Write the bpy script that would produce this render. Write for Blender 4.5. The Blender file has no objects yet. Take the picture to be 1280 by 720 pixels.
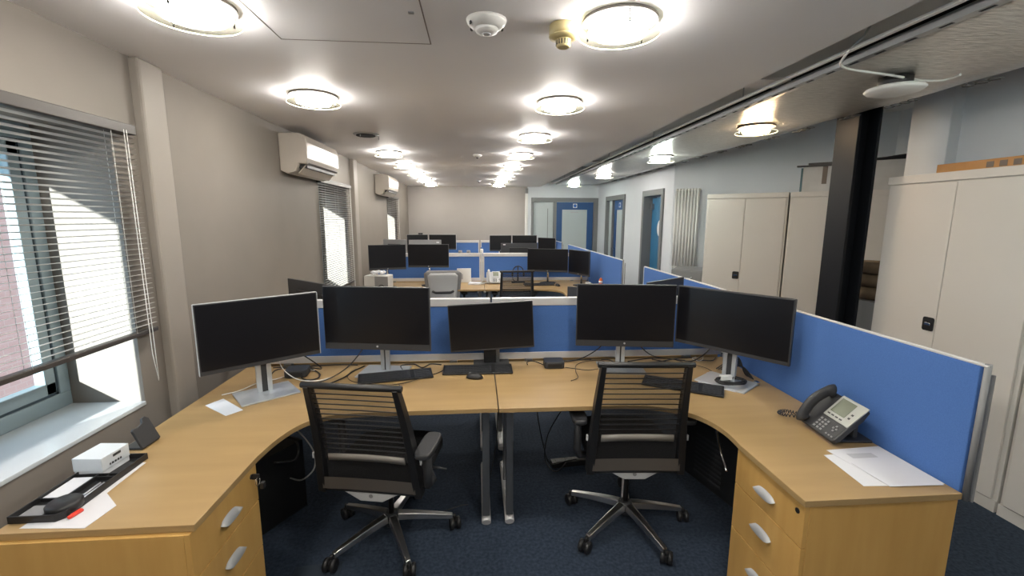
import bpy, math, random
from mathutils import Matrix, Vector, Euler
random.seed(7)
S = bpy.context.scene
COL = S.collection
PI = math.pi

# ------------------------------------------------------------------ camera, world, sun, exposure
cam_d = bpy.data.cameras.new('camera')
cam_d.sensor_width = 36.0
cam_d.lens = 553.22 * 36.0 / 1280.0
cam_d.clip_start = 0.02
cam_d.clip_end = 200
cam = bpy.data.objects.new('camera', cam_d)
COL.objects.link(cam)
M = [[0.9968655045583255, -0.003644097609016852, -0.07903092036849241],
     [-0.008788249301987013, 0.9876559398297077, -0.15639217113814488],
     [0.07862526626906363, 0.15659650402136258, 0.9845281115501]]
def b3(r, s=1): return Vector((r[0] * s, r[2] * s, -r[1] * s))
rx, uy, bk = b3(M[0]), b3(M[1], -1), b3(M[2], -1)
cam.matrix_world = Matrix(((rx.x, uy.x, bk.x, 0), (rx.y, uy.y, bk.y, 0), (rx.z, uy.z, bk.z, 1.70), (0, 0, 0, 1)))
S.camera = cam

w = bpy.data.worlds.new('overcast_sky')
S.world = w
w.use_nodes = True
bg = w.node_tree.nodes['Background']
bg.inputs[0].default_value = (0.66, 0.84, 1.0, 1)
bg.inputs[1].default_value = 1.35

sun_d = bpy.data.lights.new('sun', 'SUN')
sun_d.energy = 6.0
sun_d.angle = math.radians(0.6)
sun_d.color = (1.0, 0.96, 0.9)
sun = bpy.data.objects.new('sun', sun_d)
COL.objects.link(sun)
sun.rotation_euler = Vector((1.0, 2.6, -0.62)).to_track_quat('-Z', 'Y').to_euler()
sun.location = (-6, -14, 5)

S.view_settings.view_transform = 'Standard'
S.view_settings.look = 'None'
S.view_settings.gamma = 1
S.view_settings.use_curve_mapping = False
S.view_settings.exposure = 1.78
LAMP = 29.0
S.cycles.use_denoising = True
S.cycles.max_bounces = 10
S.cycles.diffuse_bounces = 8
S.cycles.sample_clamp_indirect = 10.0

# ------------------------------------------------------------------ materials
def mat(name, col, rough=0.5, metal=0.0, spec=0.5, emis=None, es=0.0, alpha=None, trans=0.0, coat=0.0, sheen=0.0):
    m = bpy.data.materials.new(name)
    m.use_nodes = True
    b = m.node_tree.nodes['Principled BSDF']
    b.inputs['Base Color'].default_value = (*col, 1)
    b.inputs['Roughness'].default_value = rough
    b.inputs['Metallic'].default_value = metal
    b.inputs['Specular IOR Level'].default_value = spec
    if coat: b.inputs['Coat Weight'].default_value = coat
    if emis:
        b.inputs['Emission Color'].default_value = (*emis, 1)
        b.inputs['Emission Strength'].default_value = es
    if trans: b.inputs['Transmission Weight'].default_value = trans
    if alpha is not None: b.inputs['Alpha'].default_value = alpha
    return m

def noise_mat(name, c1, c2, scale, rough=0.8, bump=0.0, detail=4.0, stretch=(1, 1, 1), spec=0.3, metal=0.0, dist=0.002):
    m = mat(name, c1, rough, metal, spec)
    nt = m.node_tree; N = nt.nodes; L = nt.links
    b = N['Principled BSDF']
    tc = N.new('ShaderNodeTexCoord'); mp = N.new('ShaderNodeMapping')
    mp.inputs['Scale'].default_value = stretch
    no = N.new('ShaderNodeTexNoise'); no.inputs['Scale'].default_value = scale; no.inputs['Detail'].default_value = detail
    cr = N.new('ShaderNodeValToRGB')
    cr.color_ramp.elements[0].position = 0.32; cr.color_ramp.elements[1].position = 0.68
    cr.color_ramp.elements[0].color = (*c1, 1); cr.color_ramp.elements[1].color = (*c2, 1)
    L.new(tc.outputs['Object'], mp.inputs['Vector']); L.new(mp.outputs['Vector'], no.inputs['Vector'])
    L.new(no.outputs['Fac'], cr.inputs['Fac']); L.new(cr.outputs['Color'], b.inputs['Base Color'])
    if bump:
        bp = N.new('ShaderNodeBump'); bp.inputs['Strength'].default_value = bump; bp.inputs['Distance'].default_value = dist
        L.new(no.outputs['Fac'], bp.inputs['Height']); L.new(bp.outputs['Normal'], b.inputs['Normal'])
    return m

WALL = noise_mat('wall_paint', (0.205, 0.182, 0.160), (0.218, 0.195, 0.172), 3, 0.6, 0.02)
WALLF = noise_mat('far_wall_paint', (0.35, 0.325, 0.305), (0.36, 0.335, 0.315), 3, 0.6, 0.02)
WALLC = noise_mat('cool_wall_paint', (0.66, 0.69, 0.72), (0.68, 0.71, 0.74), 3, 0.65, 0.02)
CEIL = noise_mat('ceiling_paint', (0.81, 0.805, 0.82), (0.83, 0.825, 0.84), 2, 0.55, 0.02)
CARPET = noise_mat('carpet', (0.014, 0.023, 0.040), (0.034, 0.049, 0.076), 60, 0.95, 0.6, 8)
WOOD = noise_mat('maple_laminate', (0.335, 0.22, 0.096), (0.38, 0.255, 0.115), 5, 0.36, 0.0, 5, (0.35, 3, 3), 0.5)
WOODV = noise_mat('maple_laminate_upright', (0.50, 0.29, 0.085), (0.57, 0.345, 0.11), 5, 0.42, 0.0, 5, (3, 3, 0.35), 0.4)
EDGE = mat('maple_edge_band', (0.50, 0.31, 0.13), 0.45)
BLUE = noise_mat('blue_screen_fabric', (0.060, 0.145, 0.39), (0.072, 0.165, 0.43), 220, 0.9, 0.15, 2)
RAIL = mat('white_aluminium', (0.62, 0.62, 0.63), 0.4, 0.3)
ALU = mat('satin_aluminium', (0.24, 0.245, 0.25), 0.3, 0.85)
LUMB = mat('lumbar_silver', (0.36, 0.335, 0.30), 0.45, 0.3)
BASEA = mat('polished_aluminium_base', (0.62, 0.61, 0.60), 0.28, 1.0)
CHROME = mat('polished_chrome', (0.72, 0.72, 0.72), 0.16, 1.0)
SILVER = mat('silver_paint', (0.50, 0.53, 0.56), 0.38, 0.55)
BLACK = mat('black_plastic', (0.012, 0.012, 0.013), 0.42)
DARK = mat('charcoal_plastic', (0.03, 0.031, 0.034), 0.5)
BEZEL = mat('dark_grey_bezel', (0.035, 0.036, 0.04), 0.42)
SCREEN = mat('dark_display_glass', (0.006, 0.006, 0.008), 0.30, 0, 0.35)
FABRIC = noise_mat('black_fabric', (0.010, 0.010, 0.011), (0.02, 0.02, 0.022), 200, 0.9, 0.3)
GREYP = mat('grey_plastic', (0.22, 0.22, 0.225), 0.5)
PALEG = mat('pale_grey_plastic', (0.48, 0.49, 0.50), 0.5)
TAUPE = mat('warm_grey_strip', (0.13, 0.115, 0.10), 0.4, 0.3)
CAB = noise_mat('cabinet_enamel', (0.60, 0.57, 0.53), (0.61, 0.58, 0.54), 2, 0.36)
CABD = mat('cabinet_gap', (0.10, 0.10, 0.10), 0.7)
WHITE = mat('white_plastic', (0.74, 0.74, 0.72), 0.35)
ACW = mat('air_conditioner_plastic', (0.46, 0.42, 0.37), 0.28, 0, 0.4)
PAPER = mat('paper', (0.62, 0.62, 0.645), 0.75)
PAPERG = mat('paper_print', (0.45, 0.45, 0.47), 0.7)
COLB = mat('black_steel_paint', (0.010, 0.011, 0.014), 0.45, 0, 0.16)
FRAMEG = mat('grey_door_frame', (0.17, 0.175, 0.18), 0.5)
NAVY = mat('navy_door', (0.018, 0.075, 0.21), 0.45)
TEAL = mat('teal_blue_door', (0.03, 0.15, 0.29), 0.45)
FROST = mat('frosted_panel', (0.45, 0.50, 0.51), 0.35)
WINF = mat('blue_grey_window_frame', (0.25, 0.32, 0.35), 0.4)
WIND = mat('window_gasket', (0.03, 0.05, 0.065), 0.6)
SLAT = mat('blind_slat', (0.50, 0.48, 0.46), 0.35, 0.25)
HEADR = mat('blind_rail', (0.055, 0.048, 0.045), 0.4, 0.2)
CORD = mat('white_cord', (0.7, 0.7, 0.68), 0.6)
TILE = noise_mat('sill_board', (0.50, 0.54, 0.57), (0.54, 0.58, 0.61), 2, 0.22)
CREAM = mat('cream_plastic', (0.62, 0.52, 0.27), 0.45)
CARD = noise_mat('cardboard', (0.42, 0.22, 0.09), (0.48, 0.26, 0.11), 12, 0.85)
WBOX = noise_mat('white_carton', (0.50, 0.49, 0.47), (0.58, 0.57, 0.55), 6, 0.8)
TAPE = mat('brown_tape', (0.10, 0.07, 0.05), 0.4)
BAG = noise_mat('brown_paper_bag', (0.12, 0.085, 0.055), (0.19, 0.14, 0.09), 10, 0.9, 0.4)
RED = mat('red_plastic', (0.65, 0.05, 0.03), 0.35)
SOIL = mat('void', (0.02, 0.02, 0.022), 0.9)
SLABG = mat('grey_slab_soffit', (0.8, 0.79, 0.77), 0.9)
GALV = mat('galvanised_steel', (0.42, 0.44, 0.46), 0.35, 0.8)
LCD = mat('phone_display', (0.13, 0.15, 0.10), 0.25)
BLUES = mat('sign_blue', (0.02, 0.12, 0.45), 0.4)
RADW = mat('radiator_enamel', (0.86, 0.85, 0.82), 0.35)
BRASS = mat('bronze_metal', (0.30, 0.17, 0.06), 0.4, 0.8)

def glass_mat(name, tint, clear):
    m = bpy.data.materials.new(name); m.use_nodes = True
    nt = m.node_tree; N = nt.nodes; L = nt.links
    N.clear()
    o = N.new('ShaderNodeOutputMaterial'); mx = N.new('ShaderNodeMixShader')
    t = N.new('ShaderNodeBsdfTransparent'); g = N.new('ShaderNodeBsdfGlossy')
    t.inputs[0].default_value = (*tint, 1); g.inputs['Roughness'].default_value = 0.03
    mx.inputs[0].default_value = 1 - clear
    L.new(t.outputs[0], mx.inputs[1]); L.new(g.outputs[0], mx.inputs[2]); L.new(mx.outputs[0], o.inputs[0])
    return m
GLASS = glass_mat('window_glass', (0.90, 0.96, 0.98), 0.975)
LGLASS = glass_mat('lamp_glass', (0.90, 0.90, 0.82), 0.955)

def net_mat(name, col, cover):
    m = bpy.data.materials.new(name); m.use_nodes = True
    nt = m.node_tree; N = nt.nodes; L = nt.links
    b = N['Principled BSDF']; b.inputs['Base Color'].default_value = (*col, 1); b.inputs['Roughness'].default_value = 0.8
    mx = N.new('ShaderNodeMixShader'); t = N.new('ShaderNodeBsdfTransparent')
    o = N['Material Output']; mx.inputs[0].default_value = cover
    L.new(t.outputs[0], mx.inputs[1]); L.new(b.outputs[0], mx.inputs[2]); L.new(mx.outputs[0], o.inputs[0])
    return m
NET = net_mat('chair_net', (0.03, 0.026, 0.026), 0.55)

def lamp_mat(name, col, k): return mat(name, (0.9, 0.9, 0.85), 0.4, emis=col, es=k)
LW = lamp_mat('warm_lamp_glow', (1.0, 0.95, 0.89), LAMP)
LC = lamp_mat('cool_lamp_glow', (0.90, 1.0, 0.93), LAMP * 0.8)
LO = lamp_mat('amber_lamp_glow', (1.0, 0.70, 0.42), LAMP * 0.8)

def foil_mat():
    m = mat('silver_foil', (0.50, 0.50, 0.49), 0.34, 0.8)
    nt = m.node_tree; N = nt.nodes; L = nt.links; b = N['Principled BSDF']
    tc = N.new('ShaderNodeTexCoord'); mp = N.new('ShaderNodeMapping'); mp.inputs['Scale'].default_value = (2.0, 9, 1)
    no = N.new('ShaderNodeTexNoise'); no.inputs['Scale'].default_value = 7; no.inputs['Detail'].default_value = 6
    bp = N.new('ShaderNodeBump'); bp.inputs['Strength'].default_value = 0.6; bp.inputs['Distance'].default_value = 0.02
    L.new(tc.outputs['Object'], mp.inputs['Vector']); L.new(mp.outputs['Vector'], no.inputs['Vector'])
    L.new(no.outputs['Fac'], bp.inputs['Height']); L.new(bp.outputs['Normal'], b.inputs['Normal'])
    cr = N.new('ShaderNodeValToRGB'); cr.color_ramp.elements[0].color = (0.42, 0.41, 0.39, 1); cr.color_ramp.elements[1].color = (0.92, 0.90, 0.87, 1)
    L.new(no.outputs['Fac'], cr.inputs['Fac']); L.new(cr.outputs['Color'], b.inputs['Base Color'])
    return m
FOIL = foil_mat()

def brick_mat():
    m = mat('pink_brick', (0.5, 0.3, 0.25), 0.9)
    nt = m.node_tree; N = nt.nodes; L = nt.links; b = N['Principled BSDF']
    tc = N.new('ShaderNodeTexCoord'); mp = N.new('ShaderNodeMapping'); mp.inputs['Rotation'].default_value = (0, PI / 2, PI / 2)
    br = N.new('ShaderNodeTexBrick')
    br.inputs['Color1'].default_value = (0.34, 0.18, 0.155, 1); br.inputs['Color2'].default_value = (0.37, 0.20, 0.17, 1)
    br.inputs['Mortar'].default_value = (0.37, 0.23, 0.20, 1); br.inputs['Scale'].default_value = 4
    L.new(tc.outputs['Object'], mp.inputs['Vector']); L.new(mp.outputs['Vector'], br.inputs['Vector']); L.new(br.outputs['Color'], b.inputs['Base Color'])
    return m
BRICK = brick_mat()

# ------------------------------------------------------------------ mesh helpers
class MB:
    def __init__(s): s.v = []; s.f = []; s.sm = []
    def add(s, vs, fs, smooth=False, mx=None):
        o = len(s.v)
        s.v += [tuple(mx @ Vector(p)) if mx else tuple(p) for p in vs]
        s.f += [tuple(i + o for i in f) for f in fs]; s.sm += [smooth] * len(fs)
        return s
    def box(s, x0, x1, y0, y1, z0, z1, mx=None):
        vs = [(x, y, z) for x in (x0, x1) for y in (y0, y1) for z in (z0, z1)]
        return s.add(vs, [(0, 1, 3, 2), (4, 6, 7, 5), (0, 4, 5, 1), (2, 3, 7, 6), (0, 2, 6, 4), (1, 5, 7, 3)], False, mx)
    def prism(s, poly, z0, z1, mx=None, smooth=False):
        n = len(poly)
        a = sum(poly[i][0] * poly[(i + 1) % n][1] - poly[(i + 1) % n][0] * poly[i][1] for i in range(n))
        if a < 0: poly = poly[::-1]
        vs = [(x, y, z0) for x, y in poly] + [(x, y, z1) for x, y in poly]
        s.add(vs, [tuple(range(n))[::-1], tuple(range(n, 2 * n))], False, mx)
        o = len(s.v) - 2 * n
        for i in range(n):
            j = (i + 1) % n
            s.f.append((o + i, o + j, o + n + j, o + n + i)); s.sm.append(smooth)
        return s
    def lathe(s, prof, c=(0, 0, 0), n=32, mx=None, cap=True):
        vs = []; fs = []
        for r, z in prof:
            for k in range(n):
                a = 2 * PI * k / n; vs.append((c[0] + r * math.cos(a), c[1] + r * math.sin(a), c[2] + z))
        for i in range(len(prof) - 1):
            for k in range(n):
                j = (k + 1) % n; fs.append((i * n + k, i * n + j, (i + 1) * n + j, (i + 1) * n + k))
        s.add(vs, fs, True, mx)
        if cap:
            o = len(s.v) - len(vs)
            s.f.append(tuple(o + k for k in range(n))[::-1]); s.sm.append(False)
            s.f.append(tuple(o + (len(prof) - 1) * n + k for k in range(n))); s.sm.append(False)
        return s
    def cyl(s, c, r, z0, z1, n=24, mx=None): return s.lathe([(r, z0), (r, z1)], c, n, mx)
    def tube(s, pts, r, n=8, radii=None, sx=1.0, sy=1.0):
        pts = [Vector(p) for p in pts]; vs = []; fs = []; prev = None
        for i, p in enumerate(pts):
            t = (pts[min(i + 1, len(pts) - 1)] - pts[max(i - 1, 0)]).normalized()
            u = prev if prev else (Vector((0, 0, 1)) if abs(t.z) < 0.9 else Vector((1, 0, 0)))
            u = (u - t * u.dot(t)).normalized(); v = t.cross(u); prev = u
            rr = radii[i] if radii else r
            for k in range(n):
                a = 2 * PI * (k + 0.5) / n
                vs.append(p + u * (math.cos(a) * rr * sx) + v * (math.sin(a) * rr * sy))
        for i in range(len(pts) - 1):
            for k in range(n):
                j = (k + 1) % n; fs.append((i * n + k, i * n + j, (i + 1) * n + j, (i + 1) * n + k))
        s.add(vs, fs, n > 4)
        o = len(s.v) - len(vs); m = (len(pts) - 1) * n
        s.f.append(tuple(o + k for k in range(n))[::-1]); s.sm.append(False)
        s.f.append(tuple(o + m + k for k in range(n))); s.sm.append(False)
        return s
    def build(s, name, m, parent=None, bevel=0.0, seg=2, loc=None, rz=0):
        me = bpy.data.meshes.new(name); me.from_pydata([tuple(p) for p in s.v], [], s.f); me.validate(); me.update()
        me.polygons.foreach_set('use_smooth', s.sm[:len(me.polygons)]) if len(s.sm) == len(me.polygons) else None
        me.materials.append(m)
        o = bpy.data.objects.new(name, me); COL.objects.link(o)
        if parent: o.parent = parent
        if loc: o.location = loc
        if rz: o.rotation_euler.z = rz
        if bevel:
            b = o.modifiers.new('bevel', 'BEVEL'); b.width = bevel; b.segments = seg; b.limit_method = 'ANGLE'; b.angle_limit = math.radians(40)
        return o

def box(name, m, parent, x0, x1, y0, y1, z0, z1, bevel=0.0, mx=None, seg=2):
    return MB().box(x0, x1, y0, y1, z0, z1, mx).build(name, m, parent, bevel, seg)

def thing(name, label, cat, loc=(0, 0, 0), rz=0.0, group=None):
    o = bpy.data.objects.new(name, None); COL.objects.link(o); o.empty_display_size = 0.1
    o.location = loc; o.rotation_euler = (0, 0, rz); o['label'] = label; o['category'] = cat
    if group: o['group'] = group
    return o
def tag(o, label, cat, group=None):
    o['label'] = label; o['category'] = cat
    if group: o['group'] = group
    return o
def struct(o, label=None):
    o['kind'] = 'structure'
    if label: o['label'] = label
    return o
def sempty(name, loc=(0, 0, 0), rz=0):
    o = bpy.data.objects.new(name, None); COL.objects.link(o); o.location = loc; o.rotation_euler.z = rz; o['kind'] = 'structure'
    return o
def copy_tree(o, parent=None):
    c = o.copy(); COL.objects.link(c); c.parent = parent
    for ch in list(o.children): copy_tree(ch, c)
    return c
def smooth_path(pts, n=6):
    P = [Vector(p) for p in pts]; out = []
    for i in range(len(P) - 1):
        a, b, c, d = P[max(i - 1, 0)], P[i], P[i + 1], P[min(i + 2, len(P) - 1)]
        for k in range(n):
            t = k / n
            out.append(0.5 * ((2 * b) + (c - a) * t + (2 * a - 5 * b + 4 * c - d) * t * t + (3 * b - a - 3 * c + d) * t ** 3))
    out.append(P[-1]); return out
def RZ(a): return Matrix.Rotation(a, 4, 'Z')
def T(*p): return Matrix.Translation(p)

# ------------------------------------------------------------------ the room
ZC = 2.45; WL = -1.64; FY = 11.0; TOP = 2.95
struct(box('floor', CARPET, None, -2.0, 5.1, -2.6, 11.2, -0.1, 0.0))
# main ceiling slab with an access hatch line and a dropped edge
struct(box('ceiling', CEIL, None, -2.02, 1.55, -2.6, 11.1, ZC, ZC + 0.03))
struct(box('duct_casing', SOIL, None, 2.20, 2.60, -2.4, 10.6, 2.50, 2.69))
bpy.data.objects['duct_casing'].name = 'trim_8'
struct(box('ceiling_slab', SLABG, None, -2.02, 5.1, -2.6, 11.1, TOP, TOP + 0.1))
struct(box('trim_1', GALV, None, 1.545, 1.56, -2.6, 11.0, ZC + 0.03, ZC + 0.16))
hl = MB()
hl.box(-0.825, -0.820, 1.45, 2.105, ZC - 0.001, ZC).box(-0.195, -0.190, 1.45, 2.105, ZC - 0.001, ZC).box(-0.825, -0.19, 2.10, 2.105, ZC - 0.001, ZC)
struct(hl.build('trim_2', mat('hatch_gap', (0.22, 0.20, 0.19), 0.8)))
box('hatch_lock', GALV, None, -0.245, -0.225, 1.795, 1.81, ZC - 0.004, ZC).name = 'hatch_lock'
tag(bpy.data.objects['hatch_lock'], 'small round keyhole catch in the ceiling hatch', 'catch')

# left wall with three window openings, plus an unseen one added for light
wins = [(-1.9, -0.85), (1.16, 2.21), (4.86, 5.86), (8.44, 9.42)]
ZS, ZT = 0.80, 2.10
m_ = MB(); ys = [-2.6] + [v for p in wins for v in p] + [11.2]
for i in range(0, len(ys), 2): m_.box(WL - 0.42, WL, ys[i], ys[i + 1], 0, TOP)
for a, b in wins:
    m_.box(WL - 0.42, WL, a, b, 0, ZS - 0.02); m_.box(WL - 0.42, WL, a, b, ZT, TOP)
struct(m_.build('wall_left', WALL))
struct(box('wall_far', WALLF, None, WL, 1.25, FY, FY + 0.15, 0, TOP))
m_ = MB(); m_.box(1.25, 1.343, FY, FY + 0.15, 0, TOP); m_.box(1.343, 3.02, FY, FY + 0.15, 2.192, TOP); m_.box(3.02, 3.3, FY, FY + 0.15, 0, TOP)
struct(m_.build('wall_far', WALLC))
struct(box('wall_back', WALL, None, WL, 5.1, -2.6, -2.5, 0, TOP))
# right hand wall: door wall, angled wall behind the cabinets, near wall
def seg_wall(mb, a, b, t, z0, z1):
    d = (Vector((b[0], b[1], 0)) - Vector((a[0], a[1], 0))).normalized(); n = Vector((-d.y, d.x, 0)) * t
    mb.prism([a, b, (b[0] + n.x, b[1] + n.y), (a[0] + n.x, a[1] + n.y)], z0, z1)
A0, A1 = (3.02, 11.0), (3.10, 6.9)
def dw(y): return 3.02 + (11.0 - y) * 0.08 / 4.1
m_ = MB()
for y0, y1, z0, z1 in ((11.0, 10.30, 0, TOP), (10.30, 9.05, 2.19, TOP), (9.05, 8.10, 0, TOP), (8.10, 7.22, 2.19, TOP), (7.22, 6.9, 0, TOP)):
    seg_wall(m_, (dw(y0), y0), (dw(y1), y1), 0.14, z0, z1)
struct(m_.build('wall_right', WALLC))
m_ = MB(); seg_wall(m_, (3.10, 6.9), (4.95, 5.05), 0.14, 0, TOP); seg_wall(m_, (4.95, 5.05), (4.95, 3.43), 0.14, 0, TOP)
m_.box(3.55, 5.1, -2.5, 3.43, 0, TOP)
struct(m_.build('wall_right', WALLC))
struct(box('trim_3', WALLC, None, 3.46, 3.55, 3.12, 3.43, 0, TOP, 0.004))
# wall behind the glazed doors: lobby
struct(box('wall_lobby', WALLC, None, 1.2, 3.6, 12.3, 12.4, 0, TOP))
struct(box('wall_lobby', WALLC, None, 3.9, 4.0, 6.9, 12.3, 0, TOP))
struct(box('floor_lobby', CARPET, None, 1.2, 3.9, 11.2, 12.3, -0.1, 0.0))
# boxed pipes / pilasters on the left wall
WALLP = noise_mat('boxing_paint', (0.27, 0.242, 0.215), (0.285, 0.257, 0.23), 3, 0.5)
struct(box('trim_4', WALLP, None, WL - 0.01, WL + 0.045, 2.375, 2.545, 0, ZC, 0.012))
struct(box('trim_5', WALLP, None, WL - 0.01, WL + 0.05, 6.08, 6.26, 0, ZC, 0.012))
struct(box('trim_6', WHITE, None, 1.19, 1.26, FY - 0.03, FY, 0, 2.40, 0.004))
tag(box('wall_box', GREYP, None, 1.19, 1.26, FY - 0.07, FY - 0.031, 2.29, 2.41, 0.004), 'small grey box at the top of the white conduit beside the glazed doors', 'box')

struct(box('shade_ledge', WHITE, None, -2.40, -2.061, -4.0, 11.2, 2.12, 2.26))  # unseen ledge outside, added so its shadow falls across the sunlit reveals
# windows
def window(n, y0, y1):
    w_ = sempty('window_%d' % n, (WL - 0.36, (y0 + y1) / 2, ZS)); W = (y1 - y0) / 2; Hh = ZT - ZS
    f = MB()
    for a, b, c, d in ((-W, W, 0, 0.07), (-W, W, Hh - 0.07, Hh)): f.box(-0.03, 0.03, a, b, c, d)
    for a, b in ((-W, -W + 0.055), (W - 0.055, W)): f.box(-0.03, 0.03, a, b, 0.07, Hh - 0.07)
    f.build('window_frame', WINF, w_, 0.004)
    g = MB(); i0, z0 = W - 0.055, 0.07
    for a, b, c, d in ((-i0, i0, z0, z0 + 0.012), (-i0, i0, Hh - z0 - 0.012, Hh - z0), (-i0, -i0 + 0.012, z0, Hh - z0), (i0 - 0.012, i0, z0, Hh - z0)):
        g.box(-0.028, 0.022, a, b, c, d)
    g.build('gasket', WIND, w_)
    c = MB(); i1, z1 = i0 - 0.012, z0 + 0.012
    for a, b, cc, d in ((-i1, i1, z1, z1 + 0.055), (-i1, i1, Hh - z1 - 0.055, Hh - z1), (-i1, -i1 + 0.05, z1, Hh - z1), (i1 - 0.05, i1, z1, Hh - z1)):
        c.box(-0.02, 0.028, a, b, cc, d)
    c.build('sash', WINF, w_, 0.004)
    box('window_pane', GLASS, w_, -0.004, 0.004, -i1 + 0.05, i1 - 0.05, z1 + 0.055, Hh - z1 - 0.055)
    box('sill_board', TILE, w_, -0.05, 0.365, -W, W, -0.019, 0.0, 0.003)
    return w_
for i, (a, b) in enumerate(wins): window(i + 1, a, b)

# outside
struct(box('ground_outside', noise_mat('paving', (0.35, 0.34, 0.33), (0.45, 0.44, 0.42), 2, 0.9), None, -14, -2.06, -14, 30, -3.2, -3.0))
b_ = thing('brick_building', 'pink brick building seen through the blinds outside the windows', 'building', (-6.4, 9.0, -3.0))
fr = MB().box(-1.2, 1.2, -7.4, 14, 0, 10.2); fr.build('brick_wall', BRICK, b_)
box('parapet', WHITE, b_, -1.25, 1.26, -7.45, 14, 10.2, 10.4)
for k in range(5):
    y = -5.0 + k * 3.4
    f_ = MB()
    for a, b, c, d in ((y - 0.55, y + 0.55, 3.3, 3.4), (y - 0.55, y + 0.55, 4.8, 4.9), (y - 0.55, y - 0.45, 3.4, 4.8), (y + 0.45, y + 0.55, 3.4, 4.8)):
        f_.box(1.18, 1.26, a, b, c, d)
    ff = f_.build('window_frame', WHITE, b_); box('pane', WIND, ff, 1.2, 1.23, y - 0.45, y + 0.45, 3.4, 4.8)

# venetian blinds
def blind(label, y0, y1, ztop, zbot, full=True):
    t = thing('venetian_blind', label, 'blind', (WL, (y0 + y1) / 2, ztop), 0, None); W = (y1 - y0) / 2; h = ztop - zbot
    box('headrail', HEADR, t, 0.004, 0.05, -W, W, -0.045, 0.0, 0.003)
    s_ = MB(); n = int((h - 0.06) / 0.0245)
    for k in range(n):
        z = -0.06 - k * 0.0245; c = math.radians(10)
        pts = []
        for j in range(4):
            u = (j / 3 - 0.5) * 0.027; pts.append((0.028 + u, z + u * math.tan(c) + 0.0022 * (1 - (2 * j / 3 - 1) ** 2)))
        vs = [(x, yy, zz) for yy in (-W, W) for x, zz in pts]
        s_.add(vs, [(j, j + 1, j + 5, j + 4) for j in range(3)], True)
        s_.add([(x, yy, zz - 0.0006) for x, yy, zz in vs], [(j + 4, j + 5, j + 1, j) for j in range(3)], True)
    s_.build('slats', SLAT, t)
    box('bottom_rail', HEADR, t, 0.012, 0.044, -W, W, -h, -h + 0.022, 0.004)
    for yy in ((-W + 0.14, 0, W - 0.14) if W > 0.4 else (-W + 0.1, W - 0.1)):
        c_ = MB()
        for xx in (0.013, 0.043): c_.tube([(xx, yy, -0.03), (xx, yy, -h + 0.01)], 0.0009, 5)
        c_.build('ladder_cord', CORD, t)
    if full:
        p_ = MB(); 
        p_.tube([(0.05, W - 0.06, -0.03), (0.055, W - 0.06, -h - 0.10), (0.052, W - 0.055, -h - 0.235)], 0.0016, 6)
        p_.tube([(0.05, W - 0.075, -0.03), (0.055, W - 0.08, -h - 0.10), (0.058, W - 0.065, -h - 0.24)], 0.0016, 6)
        p_.build('pull_cord', CORD, t)
    return t
blind('wide silver venetian blind, half lowered, at the nearest window', 1.02, 2.300, 2.12, 1.135)
blind('white venetian blind lowered over the middle window beyond the first air conditioner', 4.80, 5.93, 2.10, 0.86)
blind('narrow looking venetian blind on the farthest window in the left wall', 8.38, 9.47, 2.10, 1.20)

# ------------------------------------------------------------------ doors in far and right walls
def sign(name, parent, cx, cz, y, s=0.05, mx=None):
    o = box(name, WHITE, parent, cx - s, cx + s, y - 0.003, y, cz - s, cz + s, 0, mx)
    d = MB().lathe([(s * 0.8, 0), (s * 0.8, 0.002)], n=20, mx=(mx or Matrix()) @ T(cx, y - 0.003, cz) @ Matrix.Rotation(PI / 2, 4, 'X'))
    d.build('blue_disc', BLUES, o); return o
d1 = sempty('door_1', (0, FY, 0))
f = MB()
f.box(1.343, 3.02, -0.03, 0.1, 2.09, 2.192)
for a, b in ((1.343, 1.402), (1.90, 1.975), (2.905, 3.02)): f.box(a, b, -0.03, 0.1, 0, 2.09)
f.box(1.402, 1.90, -0.03, 0.1, 0, 0.08)
f.build('door_frame', FRAMEG, d1, 0.004)
box('side_light', FROST, d1, 1.402, 1.90, 0.03, 0.045, 0.08, 2.09)
box('glazing_bar', FRAMEG, d1, 1.755, 1.768, 0.025, 0.034, 0.08, 1.93)
lf = MB(); lf.box(1.98, 2.12, 0.0, 0.045, 0.02, 2.085).box(2.75, 2.90, 0.0, 0.045, 0.02, 2.085).box(2.12, 2.75, 0.0, 0.045, 1.905, 2.085).box(2.12, 2.75, 0.0, 0.045, 0.02, 0.35)
lf = lf.build('door_leaf', NAVY, d1, 0.002)
box('frosted_glass', FROST, lf, 2.12, 2.75, 0.015, 0.03, 0.35, 1.905)
box('notice', PAPERG, lf, 2.33, 2.53, 0.010, 0.0145, 1.825, 1.855)
sign('fire_door_sign', lf, 2.44, 2.0, 0.0)
h_ = MB().tube([(2.04, 0.0, 1.02), (2.04, -0.06, 1.02), (2.16, -0.06, 1.02)], 0.01, 8); h_.build('door_handle', CHROME, lf)

def wall_mx(y): return T(dw(y), y, 0) @ RZ(-PI / 2 - math.atan(0.08 / 4.1) * -1)
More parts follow.
